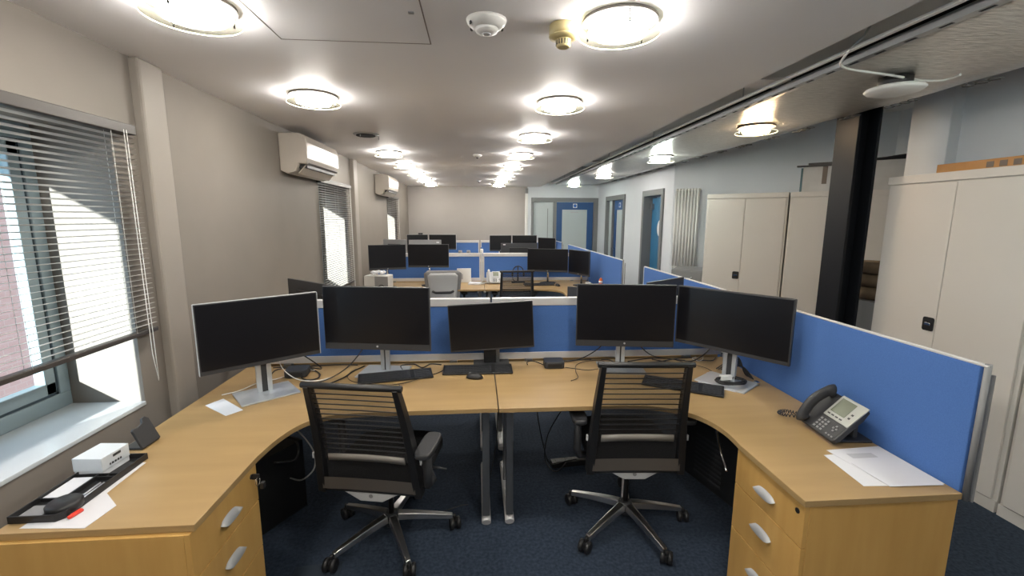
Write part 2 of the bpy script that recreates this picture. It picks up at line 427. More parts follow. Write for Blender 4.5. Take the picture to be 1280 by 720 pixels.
# local frame on the door wall: +x runs towards the camera, +y goes into the wall (away from the room)
def door_side(n, yf, yn):
    e = sempty('door_%d' % n, (dw(yf), yf, 0), -PI / 2 + math.atan(0.08 / 4.1)); return e
d2 = door_side(2, 10.30, 9.05); Wd = 1.25
f = MB(); f.box(0, Wd, -0.03, 0.14, 2.09, 2.19)
for a, b in ((0, 0.10), (0.48, 0.52), (Wd - 0.10, Wd)): f.box(a, b, -0.03, 0.14, 0, 2.09)
f.build('door_frame', FRAMEG, d2, 0.004)
box('side_light', FROST, d2, 0.10, 0.48, 0.04, 0.055, 0.02, 2.09)
lf = MB(); lf.box(0.52, 0.64, 0.02, 0.065, 0.02, 2.085).box(1.06, 1.15, 0.02, 0.065, 0.02, 2.085).box(0.64, 1.06, 0.02, 0.065, 1.88, 2.085).box(0.64, 1.06, 0.02, 0.065, 0.02, 0.35)
lf = lf.build('door_leaf', NAVY, d2, 0.002)
box('frosted_glass', FROST, lf, 0.64, 1.06, 0.035, 0.05, 0.35, 1.88)
sign('fire_door_sign', lf, 0.86, 1.98, 0.02)
MB().tube([(0.58, 0.02, 1.03), (0.58, -0.04, 1.03), (0.70, -0.04, 1.03)], 0.01, 8).build('door_handle', CHROME, lf)
d3 = door_side(3, 8.10, 7.22); Wd = 0.88
f = MB(); f.box(0, Wd, -0.03, 0.22, 2.09, 2.19)
for a, b in ((0, 0.08), (Wd - 0.08, Wd)): f.box(a, b, -0.03, 0.22, 0, 2.09)
f.build('door_frame', FRAMEG, d3, 0.004)
# the leaf stands ajar, turned into the room beyond
mx = T(0.13, 0.12, 0) @ RZ(math.radians(-3))
lf = MB(); lf.box(0, 0.66, 0, 0.045, 0.02, 2.06, mx); lf = lf.build('door_leaf', TEAL, d3, 0.002)
MB().lathe([(0.15, 0), (0.15, 0.006)], n=36, mx=mx @ T(0.45, 0.0, 1.53) @ Matrix.Rotation(PI / 2, 4, 'X')).build('round_window', WHITE, lf)
box('door_closer', ALU, lf, 0.02, 0.10, -0.05, 0, 1.86, 1.96, 0.003, mx)

# ------------------------------------------------------------------ right aisle: foil duct ceiling, rail, column
t = thing('foil_ceiling_strip', 'crinkled silver foil insulation strip hung beside the white ceiling', 'insulation', (2.27, 5, 2.45))
me = MB(); nx, ny = 10, 60
vs = []; 
for j in range(ny + 1):
    for i in range(nx + 1):
        x = -0.46 + 0.92 * i / nx; y = -6.8 + 12.0 * j / ny
        if i == nx: x += random.uniform(-0.02, 0.02)
        vs.append((x, y, random.uniform(0, 0.004)))
me.add(vs, [(j * (nx + 1) + i, (j + 1) * (nx + 1) + i, (j + 1) * (nx + 1) + i + 1, j * (nx + 1) + i + 1) for j in range(ny) for i in range(nx)], True)
fo = me.build('foil_sheet', FOIL, t)
so = fo.modifiers.new('solid', 'SOLIDIFY'); so.thickness = 0.03; so.offset = -1
# the printed loops near the outer edge of the foil
pr = MB()
for k in range(22):
    y = -5.3 + k * 0.42
    for j in range(4 if k % 2 else 3):
        c = (0.40 + random.uniform(-0.01, 0.01), y + j * 0.06, -0.032)
        pr.tube([(c[0] + 0.03 * math.cos(a), c[1] + 0.026 * math.sin(a), c[2]) for a in [q * PI / 6 for q in range(11)]], 0.003, 4)
pr.build('printed_loops', mat('foil_print', (0.10, 0.10, 0.10), 0.6), t)
t = thing('slotted_steel_channel', 'slotted steel channel running along the near edge of the foil strip', 'rail', (1.79, 5, 2.43))
box('channel', GALV, t, -0.02, 0.02, -6.8, 5.0, 0.0, 0.035, 0.002)
for k in range(60): box('slot', SOIL, t, -0.007, 0.007, -4.6 + k * 0.14, -4.55 + k * 0.14, -0.001, 0.0)
t = thing('ceiling_track', 'thin bright steel track in the dark slot between ceiling and foil', 'rail', (1.70, 5, 2.452))
box('track', mat('bright_steel', (0.85, 0.85, 0.85), 0.4, 0.0), t, -0.011, 0.011, -6.8, 5.4, 0.0, 0.012)
for k in range(7): MB().cyl((0.0, -3.6 + k * 1.45, 0), 0.004, 0.012, 0.45, 8).build('hanger', GALV, t)
for y, l in ((2.55, 'nearer flat white brace bridging the slot between ceiling edge and foil'), (6.3, 'farther flat grey brace bridging the slot between ceiling edge and foil')):
    tag(box('ceiling_brace', CEIL, None, 1.50, 1.80, y, y + 0.16, ZC + 0.032, ZC + 0.045), l, 'brace', 'braces across the ceiling slot')
tag(MB().tube(smooth_path([(1.80, 1.98, 2.68), (1.735, 1.99, 2.52), (1.69, 2.02, 2.455), (1.72, 2.10, 2.425), (1.80, 2.15, 2.42), (1.93, 2.19, 2.422), (2.12, 2.24, 2.425), (2.28, 2.29, 2.427), (2.38, 2.32, 2.43), (2.49, 2.31, 2.432), (2.50, 2.24, 2.44)]), 0.006, 8).build('network_cable', WHITE),
    'white network cable looping from the ceiling slot to the white access point', 'cable')
ap = thing('wireless_access_point', 'white saucer shaped wireless access point under the foil strip', 'access point', (2.235, 2.335, 2.38))
MB().lathe([(0.02, -0.022), (0.07, -0.020), (0.12, -0.008), (0.133, 0.004), (0.125, 0.014), (0.05, 0.016)], n=40).build('dome', WHITE, ap)
MB().lathe([(0.075, 0.0162), (0.075, 0.066)], n=24).build('mounting_plate', BLACK, ap)

t = thing('steel_column', 'black painted steel column between the tall cabinets', 'column', (2.79, 3.17, 0))
c_ = MB(); c_.box(0, 0.022, 0, 0.21, 0, 2.9).box(0.022, 0.16, 0.098, 0.112, 0, 2.9).box(0.16, 0.18, 0, 0.21, 0, 2.9)
c_.build('column_section', COLB, t, 0.003)
# the shelf bracket seen on the column face
t['label'] = 'black painted H-section steel column standing beside the nearest tall cabinet'

# tall steel cabinets
def tall_cabinet(label, loc, rz, W, Hc=2.0, D=0.45, handle_left=False):
    # local: front face at y=0 looking to -y, width along +x
    t = thing('tall_cabinet', label, 'cabinet', loc, rz, 'tall steel cabinets')
    b = MB(); b.box(0, W, 0.012, D, 0, Hc - 0.0); b = b.build('body', CAB, t, 0.003)
    box('top_rail', CAB, t, 0, W, -0.006, 0.012, Hc - 0.055, Hc, 0.002)
    box('plinth', CAB, t, 0, W, 0.0, 0.0119, 0.0, 0.07)
    hw = W / 2 if not handle_left else W * 0.47
    dl = box('door', CAB, t, 0.022, W / 2 - 0.002, -0.006, 0.011, 0.075, Hc - 0.062, 0.003)
    dr = box('door', CAB, t, W / 2 + 0.002, W - 0.022, -0.006, 0.011, 0.075, Hc - 0.062, 0.003)
    hp = MB(); mx = T(W / 2 + (-0.045 if not handle_left else 0.055), -0.0061, 1.01) @ Matrix.Rotation(PI / 2, 4, 'X')
    pts = []
    for cx, cy, a0 in ((0.02, 0.026, 0), (-0.02, 0.026, 1), (-0.02, -0.026, 2), (0.02, -0.026, 3)):
        for q in range(5):
            a = a0 * PI / 2 + q * PI / 8; pts.append((cx * 1.2 + 0.013 * math.cos(a), cy * 1.25 + 0.013 * math.sin(a)))
    hp.prism(pts, 0, 0.004, mx); hd = hp.build('handle', BLACK, dr)
    box('latch', CHROME, hd, -0.02, 0.02, -0.009, 0.009, 0.0042, 0.012, 0.002, mx)
    return t
tall_cabinet('large cream steel cabinet right of the black column, with a flat orange box on top', (3.01, 3.09, 0), -PI / 2, 0.96)
tall_cabinet('cream steel cabinet at the right edge of the picture, its left door cut off', (3.01, 2.115, 0), -PI / 2, 0.96)
ang = math.atan2(4.88 - 5.47, 3.55 - 2.90)
ux, uyv = math.cos(ang), math.sin(ang)
tall_cabinet('pale steel cabinet next to the white radiator, leftmost of the tall cabinets', (2.90, 5.47, 0), ang, 0.88)
tall_cabinet('pale steel cabinet behind the black column, with taped white cartons on top', (2.90 + ux * 0.895, 5.47 + uyv * 0.895, 0), ang, 0.96)

# filing cabinet
t = thing('filing_cabinet', 'low grey filing cabinet below the white radiator', 'cabinet', (2.70, 5.93, 0), math.radians(-33))
box('body', GREYP, t, 0, 0.40, 0.0, 0.55, 0, 1.0, 0.004)
for k in range(3):
    d = box('drawer', GREYP, t, 0.012, 0.388, -0.014, -0.0005, 0.04 + k * 0.32, 0.345 + k * 0.32, 0.003)
    MB().tube([(0.13, -0.015, 0.27 + k * 0.32), (0.16, -0.03, 0.25 + k * 0.32), (0.24, -0.03, 0.25 + k * 0.32), (0.27, -0.015, 0.27 + k * 0.32)], 0.008, 8).build('handle', SILVER, d)

# column radiator on the angled wall
t = thing('column_radiator', 'tall white column radiator on the wall left of the cabinets', 'radiator', (3.135, 6.83, 0), -PI / 4)
for k in range(8):
    m_ = MB()
    for yy, rr in ((-0.045, 0.007), (-0.10, 0.0145)): m_.tube([(0.02 + k * 0.047, yy, 0.96), (0.02 + k * 0.047, yy, 2.13)], rr, 10)
    for z in (0.94, 2.13): m_.lathe([(0.001, -0.018), (0.018, -0.012), (0.022, 0), (0.018, 0.012), (0.001, 0.018)], (0, 0, 0), 12, T(0.02 + k * 0.047, -0.0725, z) @ Matrix.Diagonal((1, 2.1, 1.2, 1)), cap=False)
    m_.build('radiator_column', RADW, t)
h_ = MB()
for z in (0.94, 2.13): h_.tube([(0.0, -0.072, z), (0.37, -0.072, z)], 0.014, 10)
for z in (1.1, 1.95): h_.box(0.16, 0.20, -0.05, 0.0, z, z + 0.03)
h_.build('header_pipe', RADW, t)

# cartons on the angled cabinets
nx_, ny_ = -uyv, ux   # outward (away from the room)
def on_cab(s, d): return (2.90 + ux * s + nx_ * d, 5.47 + uyv * s + ny_ * d)
p = on_cab(0.93, 0.03)
t = thing('carton', 'white carton with brown tape strips, left of the black column on the cabinet', 'box', (*p, 2.0), ang)
box('box_body', WBOX, t, 0.06, 0.60, 0, 0.38, 0, 0.27, 0.004)
fl = MB(); fl.box(0.0, 0.32, -0.05, 0.02, 0.271, 0.285).box(0.10, 0.62, 0.03, 0.40, 0.29, 0.315); fl.build('black_lid', BLACK, t, 0.003)
tp = MB()
for x in (0.24, 0.36): tp.box(x, x + 0.045, -0.003, 0.0, 0.08 + (x - 0.24) * 0.6, 0.268)
tp.build('tape', TAPE, t)
box('blue_flap', mat('dull_teal_card', (0.10, 0.18, 0.20), 0.7), t, 0.04, 0.058, 0.0, 0.38, 0, 0.26)
p = on_cab(1.58, 0.03)
t = thing('carton', 'white carton with a tape strip and black bundle, right of the black column', 'box', (*p, 2.0), ang)
box('box_body', WBOX, t, 0.0, 0.62, 0, 0.36, 0, 0.30, 0.004)
box('tape', TAPE, t, 0.47, 0.53, -0.003, 0, 0.14, 0.30)
m_ = MB()
for k in range(4): m_.tube(smooth_path([(0.02 + 0.03 * k, 0.05 + k * 0.05, 0.315), (0.25, 0.08 + k * 0.05, 0.33 + 0.015 * (k % 2)), (0.45, 0.05 + k * 0.06, 0.35), (0.60, 0.06 + k * 0.05, 0.32 + 0.02 * (k % 2))]), 0.016, 8)
m_.build('black_bundle', BLACK, t)
t = thing('flat_cardboard_box', 'flat orange brown cardboard box lying on top of the nearest tall cabinet', 'box', (3.12, 2.86, 2.0))
box('box_body', CARD, t, 0, 0.30, -1.0, 0, 0, 0.065, 0.003)
for k in range(3): box('printed_mark', TAPE, t, -0.001, 0.0, -0.34 - k * 0.07, -0.30 - k * 0.07, 0.015, 0.05)
t = thing('pedestal_unit', 'pale grey low unit between the black column and the nearest cabinet', 'cabinet', (3.10, 3.16, 0))
box('body', GREYP, t, 0, 0.34, 0, 0.38, 0, 1.05, 0.004); box('door', PALEG, t, 0.01, 0.33, -0.012, -0.0005, 0.05, 1.03, 0.003)
for k, (dz, dx, l) in enumerate(((0, 0, 'brown paper sack at the bottom of the pile beside the black column'), (0.105, 0.015, 'brown paper sack in the middle of the pile beside the black column'), (0.21, 0.03, 'brown paper sack on top of the pile beside the black column'))):
    m_ = MB(); m_.lathe([(0.12, 0), (0.165, 0.02), (0.17, 0.06), (0.14, 0.098), (0.05, 0.104)], n=14, mx=Matrix.Diagonal((0.9, 1.05, 1, 1)))
    tag(m_.build('paper_sack', BAG, None, 0, 2, (3.265 - dx, 3.35, 1.051 + dz)), l, 'sack', 'brown paper sacks in a pile')

# ------------------------------------------------------------------ ceiling lights
def ceiling_light(label, x, y, z, lm, group, stem=0.0):
    t = thing('ceiling_light', label, 'ceiling light', (x, y, z), 0, group)
    MB().lathe([(0.142, -0.012), (0.142, 0.0)], n=40).build('base_plate', PLATE, t)
    MB().lathe([(0.012, -0.056 - stem), (0.080, -0.055 - stem), (0.098, -0.050 - stem), (0.104, -0.042 - stem), (0.104, -0.013)], n=36).build('diffuser', lm, t)
    g = MB(); n = 48
    vs = []; 
    for r, zz in ((0.106, -0.047 - stem), (0.156, -0.047 - stem), (0.156, -0.053 - stem), (0.106, -0.053 - stem)):
        for k in range(n): vs.append((r * math.cos(2 * PI * k / n), r * math.sin(2 * PI * k / n), zz))
    g.add(vs, [(i * n + k, i * n + (k + 1) % n, ((i + 1) % 4) * n + (k + 1) % n, ((i + 1) % 4) * n + k) for i in range(4) for k in range(n)], True)
    g.build('glass_ring', LGLASS, t)
    e = MB(); 
    pts = [(0.157 * math.cos(2 * PI * k / 48), 0.157 * math.sin(2 * PI * k / 48), -0.050 - stem) for k in range(49)]
    e.tube(pts, 0.002, 6); e.build('ring_edge', mat_edge, t)
    for k in range(3):
        a = 0.5 + k * 2 * PI / 3
        MB().cyl((0.126 * math.cos(a), 0.126 * math.sin(a), 0), 0.004, -0.056 - stem, -0.012, 8).build('spacer_pin', CHROME, t)
    return t
PLATE = mat('lamp_back_plate', (0.20, 0.18, 0.17), 0.6)
mat_edge = mat('glass_edge_glow', (0.85, 0.86, 0.75), 0.3, emis=(1, 0.95, 0.75), es=0.5)  # faint emission stands in for lamp light caught in the glass rim
ORD = ['nearest', 'second', 'third', 'fourth', 'fifth', 'sixth', 'seventh', 'eighth']
for i in range(8):
    y = 1.80 + 1.2 * i
    if i != 2:
        ceiling_light('lit round glass ceiling light, %s of the row nearer the windows' % ORD[i if i < 2 else i - 1] if i < 7 else 'lit round glass ceiling light nearest the far wall, window side', -1.005, y, ZC, LW, 'round lights on the white ceiling')
    ceiling_light('lit round glass ceiling light, %s of the row nearer the foil strip' % ORD[i] if i < 7 else 'lit round glass ceiling light nearest the far wall, foil strip side', 0.555 - 0.008 * i, y + 0.0, ZC, LW, 'round lights on the white ceiling')
for y in (0.6, -0.6, -1.8):  # unseen lamps continuing both rows, added for light from behind
    for x in (-1.005, 0.56):
        ceiling_light('unseen round glass ceiling light added above and behind the camera position', x, y, ZC, LW, 'unseen round lights behind the camera')
ceiling_light('cool white light under the foil strip beside the camera position', 2.30, 1.2, 2.449, LC, 'round lights under the foil strip', 0.02)
ceiling_light('lit amber round light under the foil strip, right of the white access point cable', 2.30, 3.63, 2.449, LO, 'round lights under the foil strip')
ceiling_light('cool white light under the foil strip, above the door with the round window', 2.245, 5.41, 2.449, LC, 'round lights under the foil strip', 0.02)
ceiling_light('warm light under the foil strip between the two cool white ones', 2.175, 7.60, 2.449, LW, 'round lights under the foil strip', 0.02)
ceiling_light('cool white light under the far end of the foil strip', 2.115, 9.70, 2.449, LC, 'round lights under the foil strip', 0.02)

t = thing('broken_light_fitting', 'dark empty round fitting between the window-side ceiling lights', 'ceiling fitting', (-1.0, 4.30, ZC))
MB().lathe([(0.105, -0.012), (0.112, -0.004), (0.112, 0)], n=32).build('ring', GALV, t)
MB().lathe([(0.085, -0.018), (0.085, -0.0125)], n=28).build('dark_opening', SOIL, t)
box('loose_clip', GREYP, t, 0.112, 0.118, -0.01, 0.0, -0.05, 0.0)
box('loose_clip', GREYP, t, -0.03, -0.024, -0.1, -0.09, -0.045, -0.018)
t = thing('smoke_detector', 'white round smoke detector on the ceiling left of the cream sounder', 'smoke detector', (0.045, 1.845, ZC))
MB().lathe([(0.045, -0.030), (0.062, -0.024), (0.075, -0.010), (0.078, 0)], n=32).build('base', WHITE, t)
MB().lathe([(0.020, -0.048), (0.040, -0.044), (0.046, -0.031)], n=28).build('sensor_cap', WHITE, t)
MB().lathe([(0.012, -0.052), (0.018, -0.0485)], n=20).build('sensor_eye', GALV, t)
for a in (2.6, 3.6, 0.4): MB().box(0.066, 0.070, -0.006, 0.006, -0.026, -0.012, RZ(a)).build('vent_slot', DARK, t)
t = thing('alarm_sounder', 'cream round alarm sounder beside the nearest right ceiling light', 'alarm sounder', (0.350, 1.865, ZC))
MB().lathe([(0.050, -0.040), (0.058, -0.030), (0.056, 0)], n=32).build('base', CREAM, t)
MB().lathe([(0.030, -0.052), (0.056, -0.046), (0.058, -0.0405)], n=32).build('flange', CREAM, t)
c_ = MB().lathe([(0.022, -0.082), (0.028, -0.078), (0.030, -0.0525)], n=28).build('cage', CREAM, t)
m_ = MB()
for k in range(16): m_.box(0.0285, 0.0305, -0.002, 0.002, -0.074, -0.056, RZ(k * PI / 8))
m_.build('vent_slots', DARK, c_)
for x, y, l in ((0.02, 5.55, 'small white ceiling detector midway down the room'), (0.06, 9.3, 'tiny white detector near the far wall between the light rows'), (0.36, 9.9, 'tiny grey detector close to the farthest right ceiling lights')):
    t = thing('ceiling_detector', l, 'detector', (x, y, ZC), 0, 'small detectors on the ceiling')
    MB().lathe([(0.03, -0.03), (0.05, -0.015), (0.055, 0)], n=24).build('base', WHITE, t)
    MB().lathe([(0.012, -0.045), (0.02, -0.0305)], n=16).build('sensor_cap', GREYP, t)

# ------------------------------------------------------------------ air conditioners
def aircon(label, y0, y1):
    t = thing('air_conditioner', label, 'air conditioner', (WL, y0, 2.06), 0, 'wall air conditioners'); L_ = y1 - y0
    prof = [(0, 0.03), (0, 0.335), (0.17, 0.335), (0.215, 0.315), (0.228, 0.26), (0.228, 0.13), (0.215, 0.085), (0.15, 0.085), (0.12, 0.02), (0.06, 0.0)]
    R = Matrix(((1, 0, 0, 0), (0, 0, 1, 0), (0, 1, 0, 0), (0, 0, 0, 1)))
    m_ = MB(); pr_ = prof; n = len(pr_)
    vs = [(x, yy, z) for yy in (0, L_) for x, z in pr_]
    m_.add(vs, [tuple(range(n)), tuple(range(2 * n - 1, n - 1, -1))] + [(i, i + n, (i + 1) % n + n, (i + 1) % n) for i in range(n)])
    m_.build('casing', ACW, t, 0.008, 3)
    box('outlet', DARK, t, 0.10, 0.205, 0.05, L_ - 0.05, 0.055, 0.0845)
    mx = T(0.165, 0, 0.045) @ Matrix.Rotation(math.radians(-48), 4, 'Y')
    box('louvre', ACW, t, -0.052, 0.048, 0.04, L_ - 0.04, -0.004, 0.004, 0.003, mx)
    mx = T(0.205, 0, 0.083) @ Matrix.Rotation(math.radians(-30), 4, 'Y')
    box('louvre', GREYP, t, -0.03, 0.025, 0.045, L_ - 0.045, -0.003, 0.003, 0.002, mx)
    box('front_seam', GREYP, t, 0.2275, 0.2292, 0.02, L_ - 0.02, 0.135, 0.138)
    return t
aircon('white wall air conditioner above the nearer of the two far windows', 3.97, 4.83)
aircon('white wall air conditioner farthest down the left wall', 7.52, 8.38)

# ------------------------------------------------------------------ desks, screens, pedestals
DX0, DXM, DX1 = -1.50, 0.105, 1.728
def curve_left():
    return [(-0.905, 1.35), (-0.905, 1.72)] + [(p.x, p.y) for p in smooth_path([(-0.905, 1.76, 0), (-0.888, 1.90, 0), (-0.845, 2.03, 0), (-0.765, 2.115, 0), (-0.62, 2.15, 0)], 5)]
def curve_right():
    return [(1.131, 1.318), (1.131, 1.66)] + [(p.x, p.y) for p in smooth_path([(1.131, 1.70, 0), (1.138, 1.84, 0), (1.105, 1.97, 0), (1.02, 2.07, 0), (0.88, 2.13, 0), (0.70, 2.145, 0)], 5)]
def corner_desk(side, y_off, mirror, label, group, parts=True):
    # side -1 left, 1 right.  y = y_off + (y-1.32) or mirrored about 2.93
    t = thing('corner_desk', label, 'desk', (0, y_off, 0), 0, group)
    if side < 0: poly = [(DX0, 1.35)] + curve_left() + [(DXM - 0.003, 2.155), (DXM - 0.003, 2.905), (DX0, 2.905)]
    else: poly = [(DX1, 1.318)] + curve_right() + [(DXM + 0.003, 2.15), (DXM + 0.003, 2.905), (DX1, 2.905)]
    g = (lambda y: 5.86 - y) if mirror else (lambda y: y)
    poly = [(x, g(y)) for x, y in poly]
    MB().prism(poly, 0.706, 0.73).build('desktop', WOOD, t, 0.0018, 2)
    # upright end leg with long foot, near the seam
    xs = DXM + side * 0.065
    lg = MB(); y_ = (2.30, 2.85)
    a, b = g(y_[0] - 0.02), g(y_[1])
    lg.tube([(xs, g(2.285), 0.70), (xs, g(2.27), 0.40), (xs, g(2.262), 0.16), (xs, g(2.255), 0.06)], 0.028, 4, sx=1.0, sy=1.0)
    lg.build('leg', ALU, t, 0.004)
    lg2 = MB(); lg2.tube([(xs, g(2.62), 0.70), (xs, g(2.60), 0.05)], 0.022, 4); lg2.build('leg', ALU, t, 0.004)
    ft = MB(); ft.tube([(xs, g(2.235), 0.022), (xs, g(2.26), 0.030), (xs, g(2.80), 0.030), (xs, g(2.83), 0.022)], 0.026, 10, sx=0.8); ft.build('foot', RAIL, t)
    xe = DX0 + 0.04 if side < 0 else DX1 - 0.04
    MB().tube([(xe, g(2.84), 0.70), (xe, g(2.84), 0.0)], 0.028, 4).build('leg', ALU, t, 0.003)
    tr = MB(); xa, xb = sorted((DXM + side * 0.12, xe - side * 0.30))
    tr.box(xa, xb, min(g(2.70), g(2.82)), max(g(2.70), g(2.82)), 0.60, 0.605).box(xa, xb, min(g(2.70), g(2.704)), max(g(2.70), g(2.704)), 0.605, 0.66)
    tr.build('cable_tray', DARK, t)
    box('apron', ALU, t, xa, xb, min(g(2.40), g(2.43)), max(g(2.40), g(2.43)), 0.665, 0.705)
    return t

def pedestal(side, y_off, mirror, label, group):
    # drawers face the middle of the bay
    X0, X1 = (DX0 + 0.005, -0.915) if side < 0 else (1.142, DX1 - 0.005)
    Y0, Y1 = 1.335, 1.765
    if side > 0: Y0, Y1 = 1.325, 1.735
    g = (lambda y: 5.86 - y) if mirror else (lambda y: y)
    ya, yb = sorted((g(Y0), g(Y1)))
    t = thing('drawer_pedestal', label, 'drawer unit', (0, y_off, 0), 0, group)
    box('body', WOODV, t, X0 if side < 0 else X0 + 0.018, X1 - 0.018 if side < 0 else X1, ya, yb, 0.03, 0.705, 0.0015)
    box('plinth', BLACK, t, X0 + 0.03, X1 - 0.03, ya + 0.02, yb - 0.02, 0.0, 0.03)
    zs = [(0.045, 0.205), (0.208, 0.375), (0.378, 0.555), (0.558, 0.704)] if side > 99 else [(0.035, 0.325), (0.329, 0.535), (0.539, 0.704)]
    fx0, fx1 = (X1 - 0.018, X1) if side < 0 else (X0, X0 + 0.018)
    for k, (a, b) in enumerate(zs):
        d = box('drawer', WOODV, t, fx0, fx1, ya + 0.002, yb - 0.002, a, b, 0.0015)
        hx = X1 + 0.0 if side < 0 else X0
        s = 1 if side < 0 else -1
        zc = (b - 0.085); yc = (ya + yb) / 2 + (0.0)
        h = MB(); w_ = 0.055
        n = 10; top = []; bot = []
        for q in range(n + 1):
            u = q / n * 2 - 1; cc = math.sqrt(max(0, 1 - u * u)); top.append((u * w_, zc + 0.018 * cc - 0.006)); bot.append((u * w_, zc - 0.010 * cc - 0.006))
        vs = [(hx + s * 0.004, yc + a_, z_) for a_, z_ in top] + [(hx + s * 0.022, yc + a_, z_) for a_, z_ in bot] + [(hx + s * 0.0005, yc + a_, z_) for a_, z_ in top] + [(hx + s * 0.017, yc + a_, z_ - 0.002) for a_, z_ in bot]
        m1 = n + 1
        h.add(vs, [(i, i + 1, m1 + i + 1, m1 + i) for i in range(n)] + [(2 * m1 + i, 2 * m1 + i + 1, 3 * m1 + i + 1, 3 * m1 + i) for i in range(n)] + [(m1 + i, m1 + i + 1, 3 * m1 + i + 1, 3 * m1 + i) for i in range(n)], True)
        h.build('handle', PALEG, d)
    top = t.children[-1]
    ly = (g(1.72) if side < 0 else g(1.36)); lx = X1 if side < 0 else X0; s = 1 if side < 0 else -1
    lk = MB(); lk.lathe([(0.010, -0.002), (0.010, 0.003)], n=16, mx=T(lx, ly, 0.665) @ Matrix.Rotation(s * PI / 2, 4, 'Y')); lk = lk.build('lock', BLACK, t)
    return t, lx, ly

def mid_screen(y_off, x0, x1, label, group):
    t = thing('desk_screen', label, 'desk screen', ((x0 + x1) / 2, 2.93 + y_off, 0), 0, group); W = (x1 - x0) / 2
    box('fabric_panel', BLUE, t, -W + 0.012, W - 0.012, -0.012, 0.012, 0.79, 1.115)
    box('top_rail', RAIL, t, -W, W, -0.020, 0.020, 1.115, 1.168, 0.004)
    box('bottom_rail', RAIL, t, -W, W, -0.018, 0.018, 0.745, 0.79, 0.003)
    for a, b in ((-W, -W + 0.018), (W - 0.018, W)): box('end_rail', RAIL, t, a, b, -0.016, 0.016, 0.79, 1.115, 0.002)
    for x in (-W + 0.25, W - 0.25): box('foot_clamp', ALU, t, x - 0.025, x + 0.025, -0.022, 0.022, 0.70, 0.745, 0.003)
    return t
def side_screen(y0, y1, label, group, post_near=True):
    t = thing('desk_screen', label, 'desk screen', (1.745, y0, 0), 0, group); L_ = y1 - y0
    box('fabric_panel', BLUE, t, -0.010, 0.014, 0.02, L_ - 0.012, 0.69, 1.198, 0.003)
    box('top_rail', RAIL, t, -0.008, 0.012, 0.0, L_, 1.198, 1.206, 0.002)
    if post_near:
        MB().tube([(0.004, 0.008, 0.70), (0.004, 0.008, 1.209)], 0.010, 16).build('end_post', GREYP, t)
        box('end_channel', GREYP, t, 0.026, 0.034, 0.002, 0.014, 0.69, 1.17, 0.003)
    box('end_strip', RAIL, t, -0.010, 0.014, L_ - 0.0115, L_, 0.69, 1.198)
    return t

DG = 'curved corner desks'
PG = 'three-drawer desk pedestals'
bays = [(0.0, False, 'nearest bay'), (0.0, True, 'far side of the nearest screens'), (3.84, False, 'middle bay'), (3.84, True, 'far side of the middle screens'), (7.68, False, 'last bay by the far wall')]
dl_ = {(0, -1): 'light maple corner desk nearest the camera on the window side, pen tray on it',
       (0, 1): 'light maple corner desk nearest the camera on the cabinet side, desk phone on it',
       (1, -1): 'maple desk behind the nearest blue mid screen, window side',
       (1, 1): 'maple desk behind the nearest blue mid screen, cabinet side',
       (2, -1): 'maple corner desk in the middle bay, with the grey-backed chair and headset box',
       (2, 1): 'maple corner desk in the middle bay, with the black mesh chair and keyboard',
       (3, -1): 'maple desk beyond the middle blue screens, window side',
       (3, 1): 'maple desk beyond the middle blue screens, cabinet side',
       (4, -1): 'farthest maple desk by the far wall, window side',
       (4, 1): 'farthest maple desk by the far wall, door side'}
for i, (yo, mir, nm) in enumerate(bays):
    for sd in (-1, 1):
        corner_desk(sd, yo, mir, dl_[(i, sd)], DG)
pl_ = {(0, -1): 'maple three-drawer pedestal at the left end of the nearest desk, keys in its lock',
       (0, 1): 'maple three-drawer pedestal at the right end of the nearest desk, under the phone',
       (2, -1): 'maple pedestal under the window end of the middle bay desk',
       (2, 1): 'maple pedestal under the cabinet end of the middle bay desk'}
ped_lock = None
for i, sd in ((0, -1), (0, 1), (2, 1)):
    t, lx, ly = pedestal(sd, bays[i][0], False, pl_[(i, sd)], PG)
    if (i, sd) == (0, -1): ped_lock = (lx, ly)
k_ = thing('key_ring', 'small black keys hanging in the lock of the left desk pedestal', 'keys', (ped_lock[0] + 0.003, ped_lock[1], 0.665))
box('key', BLACK, k_, 0.001, 0.030, -0.003, 0.003, -0.012, 0.012, 0.002)
MB().tube([(0.022, 0.018 * math.cos(a), -0.02 + 0.018 * math.sin(a)) for a in [q * PI / 8 for q in range(17)]], 0.0012, 6).build('ring', CHROME, k_)
MB().box(0.024, 0.040, 0.006, 0.026, -0.060, -0.034).build('fob', BLACK, k_, 0.003)

SG = 'blue fabric desk screens across the bays'
mid_screen(0, DX0, 0.085, 'blue desk screen with white rail behind the two left front monitors', SG)
mid_screen(0, 0.10, DX1, 'blue desk screen with white rail behind the right front monitors', SG)
mid_screen(3.84, DX0, 0.055, 'blue desk screen of the middle bay, left of the white centre posts', SG)
mid_screen(3.84, 0.095, DX1, 'blue desk screen of the middle bay, behind the light grey phone', SG)
mid_screen(7.68, DX0, 0.055, 'farthest blue desk screen, window side, by the far wall', SG)
mid_screen(7.68, 0.095, DX1, 'farthest blue desk screen, door side, by the far wall', SG)
SG2 = 'blue fabric side screens along the aisle'
side_screen(1.317, 2.905, 'long blue side screen nearest the camera, beside the phone', SG2)
side_screen(2.955, 4.47, 'blue side screen behind the curved right monitor, in front of the radiator', SG2, False)
side_screen(5.16, 6.745, 'blue side screen beside the middle bay, in front of the blue doors', SG2)
side_screen(6.795, 8.36, 'blue side screen just beyond the middle bay', SG2, False)
side_screen(9.02, 10.58, 'farthest blue side screen, in front of the glazed door', SG2)

